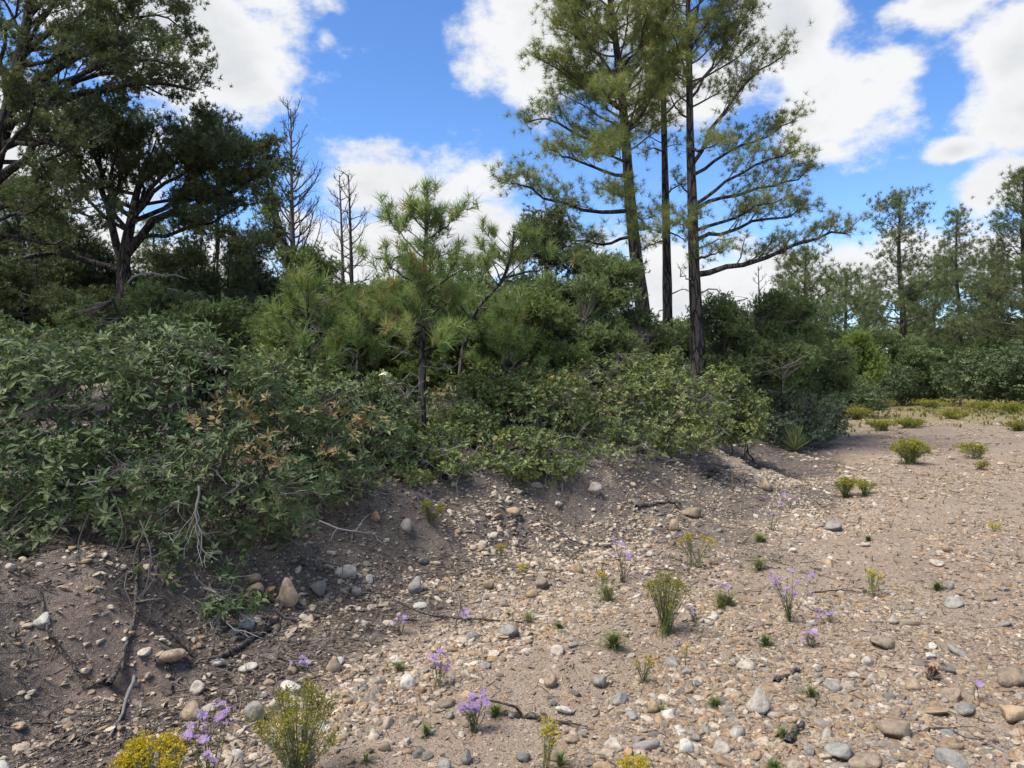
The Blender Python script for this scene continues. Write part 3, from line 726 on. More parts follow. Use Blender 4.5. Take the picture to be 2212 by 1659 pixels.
# --- the three tall pines
d = 15.5
side = lambda t, a, l=1.0, r=1.0: (l if math.cos(a) < 0 else r)
pine('pine_tree', 'tall leaning pine, left one of the three trunks, with long limbs reaching left', [(1400, 800), (1386, 650), (1372, 540), (1360, 420), (1350, 280), (1335, 130), (1318, 0), (1300, -170), (1285, -330)], d, .195,
     [([(1360, 455), (1310, 462), (1250, 450), (1190, 432), (1140, 405), (1103, 395)], -.5), ([(1352, 310), (1300, 305), (1240, 285), (1180, 258), (1143, 262)], .3), ([(1355, 380), (1290, 365), (1230, 340), (1185, 322)], -.9),
      ([(1345, 235), (1290, 200), (1240, 165), (1190, 125)], -.3), ([(1340, 180), (1280, 110), (1230, 70), (1200, 55)], .5), ([(1330, 90), (1280, 30), (1235, -30)], -.4), ([(1366, 510), (1310, 525), (1255, 520), (1205, 515)], .9),
      ([(1350, 285), (1400, 225), (1450, 150), (1490, 70)], .3, 1.2), ([(1345, 210), (1395, 130), (1430, 40), (1445, -40)], -.5), ([(1362, 460), (1375, 470), (1395, 485), (1405, 500)], -1.6), ([(1362, 430), (1350, 425), (1335, 420)], -1.7),
      ([(1355, 350), (1330, 340), (1300, 330)], -1.8), ([(1345, 240), (1320, 220), (1300, 190)], -1.7), ([(1370, 575), (1320, 580), (1265, 570), (1225, 560)], .4), ([(1340, 150), (1380, 100), (1400, 30)], -1.2)],
     PINE, 0, (P(0, 330, d)[2], P(0, -300, d)[2], 52, lambda t, a: (1.0 - .45 * t) * side(t, a, 1.95, 1.3) + .2, lambda t: .35 + .3 * t),
     dead=[([(1375, 620), (1340, 630), (1300, 625), (1285, 640)], .3), ([(1380, 680), (1350, 685), (1320, 700)], -.3)], group='three tall pines')
d = 17
PINE2 = dict(PINE, gap=[.15, .13])
pine('pine_tree', 'straight tall pine with a bare slim trunk between the two fuller pines', [(1443, 800), (1441, 600), (1437, 400), (1433, 200), (1430, 0), (1427, -300)], d, .155,
     [([(1434, 250), (1470, 215), (1500, 190)], .4), ([(1436, 330), (1410, 320), (1390, 330)], .5), ([(1437, 420), (1465, 400), (1490, 395)], .3), ([(1438, 500), (1465, 510), (1480, 520)], -.8), ([(1433, 180), (1400, 150), (1385, 110)], -.3), ([(1438, 520), (1415, 525), (1390, 540)], -.6)],
     PINE2, 0, (P(0, 330, d)[2], P(0, -280, d)[2], 34, lambda t, a: .55 + .75 * t * (1 - .4 * t), lambda t: .35),
     dead=[([(1441, 640), (1470, 625), (1500, 640)], .2), ([(1441, 660), (1420, 680), (1405, 700)], 0.)], group='three tall pines')
d = 15
pine('pine_tree', 'tall pine, right one of the three trunks, with a long low limb reaching right', [(1507, 790), (1505, 700), (1500, 600), (1496, 450), (1491, 300), (1488, 100), (1485, -50), (1480, -290)], d, .185,
     [([(1503, 594), (1545, 578), (1600, 572), (1660, 556), (1730, 525), (1790, 505), (1830, 505)], -.6, 1.3), ([(1500, 522), (1560, 500), (1630, 482), (1700, 462), (1745, 450)], .7), ([(1497, 455), (1560, 425), (1640, 408), (1700, 395), (1745, 365)], .2),
      ([(1494, 380), (1560, 335), (1640, 300), (1715, 262)], .8), ([(1496, 360), (1540, 285), (1590, 205), (1640, 150), (1690, 122)], -.3, 1.2), ([(1490, 215), (1530, 150), (1570, 90), (1605, 40)], .4), ([(1488, 120), (1530, 50), (1570, 0), (1600, -20)], -.4),
      ([(1497, 445), (1560, 395), (1640, 355), (1718, 325)], -.9), ([(1497, 470), (1480, 480), (1475, 500)], -1.5), ([(1493, 330), (1520, 320), (1550, 310)], -1.6), ([(1500, 560), (1530, 555), (1560, 545)], -1.5), ([(1490, 260), (1460, 230), (1440, 190)], -.6),
      ([(1489, 190), (1470, 120), (1450, 70)], -.8), ([(1495, 420), (1470, 400), (1455, 380)], .5), ([(1500, 500), (1580, 470), (1640, 445), (1690, 430)], -1.2)],
     dict(PINE, size=.145), 0, (P(0, 240, d)[2], P(0, -260, d)[2], 44, lambda t, a: (1 - .45 * t) * side(t, a, 1.1, 1.7) + .15, lambda t: .5 + .3 * t), mat_=M_pine,
     dead=[([(1505, 645), (1530, 628), (1560, 632), (1580, 645)], -.3), ([(1506, 700), (1525, 675), (1550, 665)], .3), ([(1498, 500), (1475, 470), (1460, 455)], -.2), ([(1502, 610), (1480, 600), (1468, 575)], -.2), ([(1499, 540), (1550, 520), (1590, 515)], -.4)], group='three tall pines')

# --- young pines in front
YP = dict(PINE, start=[.30, .25], gap=[.13, .16], min=[.16, .09], max=[.42, .2], ratio=[.45, .4], size=.158, tufts=[1.0, .7, .4], up=[.5, .45], rmin=.0045, bend=.14)
d = 8.2
pine('young_pine', 'young pine with a straight dark trunk and a bushy upright leader, in mid picture', [(912, 925), (912, 760), (916, 640), (920, 520), (923, 410)], d, .062,
     [([(918, 560), (880, 520), (850, 490), (838, 465)], .2), ([(919, 520), (960, 490), (985, 470), (995, 455)], -.1), ([(916, 620), (860, 590), (830, 560), (812, 560)], -.3), ([(916, 640), (970, 600), (1010, 580)], -.3), ([(914, 680), (860, 650), (810, 640)], .3),
      ([(914, 720), (860, 690), (815, 650)], -.2), ([(913, 750), (880, 730), (850, 718)], -.8), ([(914, 700), (960, 660), (1000, 640)], .3), ([(913, 760), (945, 745), (960, 740)], -.7), ([(920, 500), (895, 470), (885, 440)], -.2)],
     YP, 0, (P(0, 760, d)[2], P(0, 440, d)[2], 24, lambda t, a: .62 - .38 * t, lambda t: .45 + .9 * t), tmpl=LONGN, mat_=M_pineg, mult=2, jit=.5, whorl=7,
     dead=[([(912, 800), (950, 790), (985, 800)], -.2), ([(912, 830), (880, 815), (850, 830)], -.2), ([(912, 780), (880, 760), (845, 750)], .1)], group='young pines')
d = 9.6
pine('young_pine', 'leaning pine with a crooked dark limb behind the straight young pine', [(990, 900), (1000, 760), (1030, 670), (1085, 605), (1105, 540), (1110, 500)], d, .05,
     [([(1090, 600), (1150, 585), (1210, 570), (1250, 565)], .2, 1.4), ([(1085, 610), (1060, 560), (1040, 530)], -.2), ([(1100, 550), (1140, 520), (1165, 505)], -.2), ([(1030, 670), (1080, 660), (1130, 640)], -.5), ([(1020, 690), (980, 640), (960, 600)], -.4), ([(1090, 605), (1150, 620), (1200, 610)], -.5),
      ([(1085, 610), (1130, 560), (1200, 540)], .4)],
     YP, 0, (P(0, 640, d)[2], P(0, 510, d)[2], 12, lambda t, a: .6 - .2 * t, lambda t: .6), tmpl=LONGN, mat_=M_pineg, mult=1, group='young pines')
d = 8.8
pine('young_pine', 'small bushy pine sapling right of the straight young pine', [(1088, 900), (1095, 800), (1100, 720), (1106, 660)], d, .03, [],
     dict(YP, size=.155), 0, (P(0, 840, d)[2], P(0, 670, d)[2], 22, lambda t, a: .62 - .35 * t, lambda t: .6 + .4 * t), tmpl=LONGN, mat_=M_pineg, mult=1, whorl=6, group='young pines')
d = 7.2
pine('young_pine', 'bright green pine sapling rising behind the large oak scrub', [(668, 840), (667, 720), (664, 640), (662, 592)], d, .022, [],
     dict(YP, size=.155), 0, (P(0, 800, d)[2], P(0, 615, d)[2], 15, lambda t, a: .55 - .30 * t, lambda t: .6 + .5 * t), tmpl=LONGN, mat_=M_pineg, mult=1, whorl=5, group='young pines')
d = 9.2
pine('young_pine', 'low spreading pine sapling between the bright sapling and the straight young pine', [(770, 840), (775, 740), (782, 660)], d, .028, [],
     dict(YP, size=.155), 0, (P(0, 800, d)[2], P(0, 670, d)[2], 18, lambda t, a: .6 - .3 * t, lambda t: .6), tmpl=LONGN, mat_=M_pineg, mult=1, whorl=5, group='young pines')

# --- the dark pinyons on the left
d = 12
pine('pinyon_pine', 'dark umbrella-crowned pinyon with a thick forked trunk behind the oak scrub', [(272, 760), (270, 640), (268, 560), (285, 470), (300, 400), (325, 330)], d, .19,
     [([(268, 570), (240, 490), (222, 420), (200, 340), (178, 260)], -.3, 1.6), ([(272, 555), (320, 490), (380, 450), (450, 430), (520, 405), (560, 380)], -.3, 1.7), ([(268, 590), (200, 570), (120, 545), (40, 560), (-20, 575)], -.4, 1.5),
      ([(290, 460), (340, 390), (400, 330), (440, 300)], .2, 1.3), ([(235, 470), (255, 400), (265, 320), (280, 245)], .3, 1.2), ([(222, 420), (180, 370), (150, 300), (140, 250)], -.2, 1.2), ([(330, 480), (400, 400), (460, 340), (500, 315)], .4, 1.2),
      ([(300, 400), (330, 320), (360, 280)], -.8, 1.), ([(280, 500), (330, 420), (400, 370), (450, 345)], -1., 1.2), ([(400, 445), (470, 400), (530, 360), (570, 345)], .3, 1.0), ([(230, 450), (220, 380), (215, 300), (220, 235)], -.8, 1.1), ([(285, 470), (310, 420), (300, 330), (320, 260)], .9, 1.1),
      ([(300, 520), (380, 500), (470, 470), (550, 440)], -.7, 1.0), ([(300, 400), (370, 360), (430, 330), (480, 310)], -1.3, 1.1), ([(250, 500), (200, 440), (150, 400), (110, 350)], -.8, 1.), ([(260, 500), (240, 400), (250, 320), (240, 240)], -1.3, 1.)],
     PINYON, 0, None, tmpl=SHORT, mat_=M_pinyon, dead=[([(268, 640), (320, 620), (380, 625), (420, 640)], -.6), ([(268, 620), (330, 590), (400, 600)], -.8)], top=False, mult=7, jit=1.25, mtrunk=M_barkd, group='dark pinyons')
d = 10.5
pine('pinyon_pine', 'large open pinyon at the left edge with sweeping bare limbs and tufted branch tips', [(-70, 800), (-55, 560), (-20, 380), (20, 230), (50, 90), (75, -60), (90, -220)], d, .20,
     [([(-30, 420), (20, 370), (80, 310), (140, 280), (170, 250)], -.6, 1.8), ([(0, 320), (60, 270), (130, 220), (230, 190), (330, 185), (420, 195)], .2, 1.5), ([(20, 230), (90, 175), (180, 120), (280, 90), (370, 85)], .4, 1.4), ([(40, 130), (110, 70), (200, 20), (300, -20), (360, -20)], -.2, 1.3),
      ([(60, 40), (130, -40), (220, -90)], .3, 1.2), ([(-40, 460), (40, 440), (130, 445), (200, 470)], -.7, 1.3), ([(30, 190), (120, 180), (220, 150), (320, 130), (400, 150)], -1.0, 1.2), ([(50, 90), (20, 20), (-20, -40)], -.5, 1.2), ([(0, 300), (80, 240), (170, 170), (270, 160), (350, 205)], .9, 1.2),
      ([(45, 110), (140, 100), (230, 60), (330, 30), (390, 60)], .6, 1.1), ([(-10, 350), (60, 350), (140, 330), (220, 250)], .8, 1.0), ([(70, -20), (150, -30), (240, -60), (330, -60)], -.5, 1.0), ([(-50, 520), (30, 510), (100, 530), (160, 500)], .8, 1.1), ([(10, 260), (-30, 200), (-80, 150)], -.4, 1.1), ([(0, 310), (70, 300), (130, 320), (190, 300)], -.9, 1.0), ([(30, 190), (60, 100), (110, 20), (140, -40)], -.9, 1.0), ([(20, 230), (0, 140), (20, 50), (40, -30)], -1.0, 1.),
      ([(-30, 400), (10, 330), (60, 260), (70, 190)], -1.0, 1.), ([(40, 140), (100, 130), (160, 110), (210, 130)], -1.3, 1.), ([(10, 270), (60, 230), (120, 230), (180, 240)], 1.2, 1.), ([(-50, 500), (0, 470), (60, 460), (120, 420)], -1.0, 1.), ([(55, 70), (110, 10), (180, -20), (250, 10)], .9, 1.), ([(0, 310), (40, 250), (90, 160), (150, 60)], .9, 1.)],
     dict(PINYON, start=[.35, .2, .15], gap=[.16, .13, .08], size=.062), 0, None, tmpl=SHORT, mat_=M_pinyon, top=False, mult=7, jit=1.25, mtrunk=M_barkd, group='dark pinyons')

# --- bushy junipers and other evergreens: stems fanning from the foot, sprays filling an uneven crown
def evergreen(name, label, foot, lobes, n, m, stems=14, size=.075, tmpl=SPRAY, cat='juniper', group=None, d_up=.5, hollow=.35, mtr=None):
    """foot: survey (x, depth); lobes: survey (x, y, rx, ry, depth offset)"""
    fx, fy = foot; f0 = P(fx, 800, fy); loc = base_on_ground(f0); loc[2] += .08
    root = thing(name, label, cat, loc, group)
    L = [(P(x, y, fy + dz), rx * fy / FD, ry * fy / FD) for x, y, rx, ry, dz in lobes]
    wv = np.array([a * a * b for _, a, b in L]); wv /= wv.sum()
    tb, tw, fo = Tubes(), Tubes(), Fol()
    mains = []
    for k in range(stems):
        c, rx, rz = L[rng.choice(len(L), p=wv)]
        tgt = c + rng.normal(0, .45, 3) * np.array([rx, rx, rz])
        o = loc + np.array([rng.normal(0, .10), rng.normal(0, .10), -.08]); mid = o * .45 + tgt * .55 + np.array([rng.normal(0, .12) * rx, rng.normal(0, .12) * rx, -.12 * rz])
        q = resample([o, mid, tgt], 8); q[1:-1] += rng.normal(0, .035, (6, 3)) * (rx + .2)
        r = rng.uniform(.018, .05) * (fy / 12) ** .4; tb.add(q, r, r * .25, 6); mains.append(q)
    M = np.concatenate([q[2:] for q in mains])
    per = 9
    SUB = []
    for (c, rx, rz) in L:
        for _ in range(9):
            u = nrm(rng.normal(0, 1, 3)); k_ = rng.uniform(.22, .42)
            SUB.append((c + u * np.array([rx, rx, rz]) * rng.uniform(.45, 1.0), rx * k_ * 1.15, rz * k_))
    L = SUB; wv = np.array([a * a * b for _, a, b in L]) ** .7; wv /= wv.sum()
    for k in range(n // per):
        c, rx, rz = L[rng.choice(len(L), p=wv)]
        u = nrm(rng.normal(0, 1, 3)); rr = (hollow + (1 - hollow) * rng.random()) ** .6 * rng.choice([1, 1, 1, 1.12])
        p = c + u * rr * np.array([rx, rx, rz])
        if p[2] < zt(p[0], p[1]) + .05: continue
        m_ = M[np.argmin(((M - p) ** 2).sum(1) + rng.random(len(M)) * .15)]
        dirv_ = nrm(u + Z * d_up + nrm(p - m_) * .6)
        if np.linalg.norm(p - m_) > .06: tw.add(resample([m_, (m_ + p) / 2 - Z * .04 + rng.normal(0, .03, 3), p], 4), .007, .003, 3)
        v0 = rng.random()
        for j in range(per):
            o = rng.normal(0, size * 1.25, 3); o[2] *= .75
            fo.add(p + o, dirv_ + rng.normal(0, .45, 3), size * rng.uniform(.75, 1.3), np.clip(v0 * .6 + rng.random() * .4, 0, 1))
    part('trunk', tb.buf(), mtr or M_barkd, root, True); part('twigs', tw.buf(), M_twig, root); part('crown', fo.buf(tmpl), m, root)
    return root
evergreen('juniper', 'dark many-stemmed evergreen right of the umbrella pinyon', (440, 13), [(430, 580, 80, 80, 0), (510, 510, 50, 60, .4), (550, 590, 60, 80, 0), (460, 660, 90, 50, -.3)], 4200, M_pinyon, 44, .07, SHORT)
evergreen('juniper', 'dark upright juniper below the bare snag', (640, 14.5), [(640, 590, 50, 60, 0), (690, 560, 40, 50, .3), (592, 480, 28, 70, 0), (660, 680, 80, 60, -.2)], 4800, M_juni, 12, .07)
evergreen('juniper', 'dark juniper at the foot of the twin snags', (775, 15), [(760, 640, 60, 40, 0), (830, 640, 50, 50, 0), (715, 620, 40, 60, 0), (800, 710, 90, 50, -.3)], 5200, M_juni, 10, .07)
evergreen('pinyon_pine', 'slim pinyon whose tufted top pokes up beside the umbrella crown', (455, 15), [(450, 275, 28, 36, 0), (440, 330, 40, 36, 0), (470, 400, 45, 45, 0), (440, 520, 40, 70, 0)], 1500, M_pinyon, 9, .075, SHORT, 'pinyon pine', hollow=.15)
evergreen('juniper', 'shadowed evergreen undergrowth tree at the far left behind the oak', (60, 11.5), [(40, 640, 110, 70, 0), (140, 660, 90, 60, .4), (-40, 600, 90, 80, 0)], 5500, M_pinyon, 34, .07, SHORT)
evergreen('juniper', 'low dark evergreen between the oak scrub and the umbrella pinyon trunk', (350, 10.5), [(340, 680, 100, 55, 0), (450, 700, 90, 50, 0), (230, 690, 70, 50, .3)], 4600, M_juni, 10, .065)
evergreen('pinyon_pine', 'small pinyon with an open tufted top left of the tall pines', (1190, 13.5), [(1185, 480, 55, 40, 0), (1165, 540, 70, 50, 0), (1220, 560, 60, 50, 0), (1190, 640, 80, 60, 0)], 3000, M_pinyon, 10, .085, SHORT, 'pinyon pine', hollow=.1)
evergreen('juniper', 'broad dark juniper with crooked stems in front of the left tall pine', (1260, 12.3), [(1250, 650, 100, 60, 0), (1320, 610, 80, 60, .3), (1350, 700, 80, 60, 0), (1210, 720, 80, 60, -.2), (1290, 750, 110, 50, -.3)], 9500, M_juni, 16, .065)
evergreen('juniper', 'green juniper filling the gap under the straight tall pine', (1440, 15.8), [(1430, 740, 60, 60, 0), (1470, 770, 60, 50, 0), (1390, 770, 60, 50, 0)], 3400, M_juni, 9, .07)
evergreen('juniper', 'rounded juniper right of the tall pines', (1590, 15.5), [(1580, 700, 70, 80, 0), (1640, 690, 70, 70, .4), (1560, 790, 70, 60, -.3), (1650, 780, 90, 70, -.3)], 9000, M_juni, 14, .07)
evergreen('juniper', 'wide juniper sloping down toward the clearing', (1730, 18), [(1700, 730, 80, 80, 0), (1770, 780, 70, 70, 0), (1680, 800, 80, 60, -.4), (1790, 840, 50, 40, -.4)], 8000, M_juni, 14, .085)
evergreen('juniper', 'bright yellow-green upright juniper at the clearing edge', (1862, 30), [(1862, 790, 40, 60, 0), (1850, 760, 26, 50, 0), (1880, 800, 26, 50, 0)], 3600, M_junib, 10, .13, cat='juniper', d_up=1.6)
evergreen('juniper', 'dark fine-leaved evergreen on the bank behind the straight young pine', (850, 10.6), [(840, 690, 90, 70, 0), (930, 660, 80, 70, .3), (1000, 700, 90, 80, 0), (760, 720, 70, 60, 0), (880, 780, 120, 50, -.2)], 9500, M_soft, 12, .082, SHORT)
evergreen('juniper', 'dark evergreen low behind the small bushy sapling', (1130, 11.2), [(1130, 700, 90, 80, 0), (1060, 740, 80, 70, 0), (1190, 780, 80, 50, 0)], 7000, M_soft, 10, .082, SHORT)

# --- bare snags
def snag(label, img, d, r0, n, lo, spread, seed, curl=.16):
    tp = trunk_pts(img, d, 20); loc = base_on_ground(tp[0]); loc[2] += .08
    root = thing('dead_snag', label, 'dead tree', loc, 'bare snags')
    tb = Tubes(); tb.add(tp, 0, 0, 8, flare(r0, .012, 20)); part('trunk', tb.buf(), M_snag, root, True)
    bt = Tubes()
    for k in range(n):
        t = lo + (1 - lo) * (k + rng.random()) / n; p, e = at_t(tp, t); a = 2.399 * k + rng.normal(0, .3)
        L = spread * (1 - .75 * (t - lo) / (1 - lo)) * rng.uniform(.6, 1.15)
        q = grow(p, nrm([math.cos(a), math.sin(a), rng.uniform(.05, .75)]), L, 8, curl, .10); r = .010 + .012 * L
        bt.add(q, r, .004, 5)
        for j in range(int(3 + L * 5)):
            tt = rng.uniform(.25, 1); pp, ee = at_t(q, tt); l2 = L * .38 * (1.1 - tt) + .12
            q2 = grow(pp, nrm(ee + rng.normal(0, .55, 3) + Z * .3), l2 * rng.uniform(.6, 1.2), 5, .12, .16); bt.add(q2, .006, .003, 3)
            for _ in range(2):
                p3, e3 = at_t(q2, rng.uniform(.3, 1)); bt.add(grow(p3, nrm(e3 + rng.normal(0, .6, 3)), l2 * .45, 4, .08, .15), .004, .0025, 3)
    part('branches', bt.buf(), M_snag, root); return root
snag('tallest bare grey snag rising above the dark junipers', [(634, 640), (632, 520), (630, 400), (628, 236)], 18, .12, 52, .28, 1.9, 1, .2)
snag('bare snag with curved twigs, left trunk of the close pair', [(741, 640), (738, 500), (733, 378)], 20, .075, 22, .35, 1.0, 2, .10)
snag('bare snag with curled branches reaching right, right trunk of the close pair', [(760, 640), (757, 500), (753, 380)], 19.5, .085, 26, .30, 1.25, 3, .10)
snag('thin grey snag standing beyond the rounded juniper', [(1640, 760), (1640, 660), (1638, 575)], 27, .08, 22, .2, 1.0, 4, .12)

# --- pines across the clearing: three built, then copied into the woods
FARP = dict(PINE, gap=[.25, .26], max=[1.5, .6], min=[.4, .2], size=.26, tufts=[1.0], rmin=.009)
def far_pine(label, xd, ytop, d, r0, n, prof, lo, seed, S=FARP, group=None):
    n = int(n * 1.7)
    img = [(xd, 840), (xd + 6, 700), (xd - 3, (700 + ytop) / 2), (xd, ytop)]
    z0 = P(0, 850, d)[2]; zt_ = P(0, ytop, d)[2]
    return pine('pine_tree', label, img, d, r0, [], S, 0, (z0 + (zt_ - z0) * lo, zt_ - .2, n, prof, lambda t: .1 + .55 * t), mat_=M_far, group=group, tmpl=LONGF, mult=5, jit=1.1)
fp1 = far_pine('broad pine with a thick trunk across the clearing', 1945, 422, 42, .34, 34, lambda t, a: 2.6 * (1 - t) ** .5 * (0.75 + .35 * math.sin(9 * t)) + .5, .30, 1)
fp2 = far_pine('slender spire-topped pine right of the broad pine', 2068, 456, 47, .24, 44, lambda t, a: 2.3 * (1 - t) ** .9 + .35, .22, 2)
fp3 = far_pine('full pine cut by the right edge of the picture', 2212, 372, 38, .28, 50, lambda t, a: 2.9 * (1 - t) ** .8 + .5, .16, 3)
fp4 = far_pine('medium loose-crowned pine above the wide juniper', 1742, 545, 33, .17, 26, lambda t, a: 1.9 * (1 - t) ** .6 + .4, .25, 4)
def wood(src, h_src, xd, ytop, d, rz, label, group=None):
    p = P(xd, 800, d); z0 = zt(p[0], p[1]); s = (P(xd, ytop, d)[2] - z0) / h_src
    return copy_thing(src, (p[0], p[1], z0), rz, s, label, group)
H = {}
for o, yt, dd in ((fp1, 422, 42), (fp2, 456, 47), (fp3, 372, 38), (fp4, 545, 33)): H[o] = P(0, yt, dd)[2] - o.location.z
wood(fp4, H[fp4], 1826, 590, 40, 1.2, 'small pine with a bare lower trunk left of the broad pine', 'pines across the clearing')
wood(fp2, H[fp2], 1884, 606, 50, 2.2, 'short distant pine just left of the broad pine trunk', 'pines across the clearing')
wood(fp4, H[fp4], 2020, 560, 52, 3.0, 'pine of middle height between the broad pine and the spire', 'pines across the clearing')
wood(fp1, H[fp1], 2128, 640, 60, .7, 'low distant pine right of the spire', 'pines across the clearing')
wood(fp2, H[fp2], 1785, 640, 55, 4.0, 'faint distant pine behind the wide juniper', 'pines across the clearing')
wood(fp4, H[fp4], 2160, 560, 46, 5.0, 'pine tucked behind the full pine at right', 'pines across the clearing')
wood(fp2, H[fp2], 1985, 610, 62, 1.0, 'thin distant pine seen through the gap right of the broad pine', 'pines across the clearing')
wood(fp1, H[fp1], 1690, 610, 45, 2.0, 'distant pine top above the rounded juniper', 'pines across the clearing')
wood(fp3, H[fp3], 2330, 480, 36, 2.0, 'pine just outside the right edge whose branches reach in', 'pines across the clearing')
wood(fp2, H[fp2], 2290, 520, 55, 2.6, 'pine beyond the right edge, behind the full one', 'pines across the clearing')
# low junipers closing the horizon behind everything
jf = evergreen('juniper', 'rounded grey-green juniper at the far edge of the clearing, right of the bright one', (1945, 36), [(1930, 770, 60, 55, 0), (1980, 790, 50, 45, 0), (1940, 820, 70, 35, -.5)], 4200, M_juni, 10, .15)
def jwood(xd, dd, s, rz, label, group='low junipers in the woods'):
    p = P(xd, 800, dd); return copy_thing(jf, (p[0], p[1], zt(p[0], p[1])), rz, s, label, group)
for k, (xd, dd, s) in enumerate(((2040, 45, 1.0), (2130, 40, .85), (2215, 44, 1.0), (2290, 42, 1.1), (1800, 42, 1.1), (2010, 60, 1.5), (2180, 62, 1.5), (1880, 62, 1.5))):
    jwood(xd, dd, (s * 1.2, s * 1.2, s * rng.uniform(.85, 1.1)), k * 1.3, ['dark juniper under the spire pine across the clearing', 'dark juniper between the spire pine and the full pine', 'dark juniper at the foot of the full pine at right', 'dark juniper cut by the right edge of the picture', 'dark juniper left of the bright upright juniper', 'far juniper behind the trunk gap right of the broad pine', 'far juniper behind the full pine at right', 'far juniper behind the broad pine trunk'][k])
for k, (xd, dd, s) in enumerate(((-60, 24, 1.0), (60, 30, 1.3), (170, 22, .95), (290, 27, 1.1), (400, 33, 1.5), (500, 24, .95), (590, 30, 1.2), (690, 26, 1.0), (800, 24, 1.0), (900, 22, .9), (1000, 24, 1.05), (1100, 22, .95), (1230, 26, 1.0), (1330, 24, .8), (1420, 30, .85), (1520, 28, .8), (1600, 24, .85), (1700, 30, 1.1))):
    jwood(xd, dd, (s * 1.1, s * 1.1, s * rng.uniform(.8, 1.15)), k * 2.1, 'dim juniper in the woods ' + ['at the far left edge', 'behind the shadowed undergrowth tree at left', 'just left of the umbrella pinyon trunk', 'just right of the umbrella pinyon trunk', 'far behind the many-stemmed evergreen', 'close behind the many-stemmed evergreen', 'left of the tallest snag', 'right of the tallest snag', 'right of the close pair of snags', 'behind the straight young pine', 'behind the leaning young pine', 'behind the small bushy sapling', 'behind the broad dark juniper', 'behind the left tall pine trunk', 'behind the straight tall pine trunk', 'behind the right tall pine trunk', 'behind the rounded juniper', 'behind the wide sloping juniper'][k], 'junipers back in the woods')
for k, (xd, yt, dd) in enumerate(((40, 420, 24), (130, 470, 28), (330, 480, 26), (520, 560, 30), (-30, 500, 20), (880, 560, 30), (1010, 560, 28), (1330, 560, 30))):
    wood([fp4, fp2, fp1][k % 3], H[[fp4, fp2, fp1][k % 3]], xd, yt, dd, k * 1.7, 'dim pine in the woods ' + ['behind the open pinyon at left edge', 'left of the umbrella pinyon', 'behind the umbrella pinyon', 'behind the many-stemmed evergreen', 'at the very left edge', 'behind the straight young pine', 'behind the leaning young pine', 'behind the left tall pine'][k], 'pines back in the woods')

evergreen('pinyon_pine', 'shaggy dark pinyon filling the gap left of the umbrella pinyon', (110, 13.5), [(90, 420, 90, 70, 0), (150, 500, 80, 60, .3), (40, 520, 80, 60, 0), (110, 600, 120, 50, 0), (20, 400, 60, 60, 0)], 5200, M_pinyon, 36, .075, SHORT, 'pinyon pine', hollow=.1)

evergreen('juniper', 'dark fine-twigged evergreen directly behind the umbrella pinyon trunk', (300, 14.2), [(210, 590, 70, 60, 0), (330, 600, 80, 60, 0), (270, 660, 120, 50, 0), (400, 640, 70, 60, .3), (180, 660, 80, 50, 0)], 5200, M_pinyon, 40, .07, SHORT)

evergreen('juniper', 'soft mid-green evergreen between the bright sapling and the low spreading one', (715, 9.8), [(690, 700, 70, 60, 0), (740, 740, 80, 50, 0), (640, 740, 60, 50, 0), (600, 700, 50, 50, .3)], 5200, M_soft, 10, .075, SHORT)

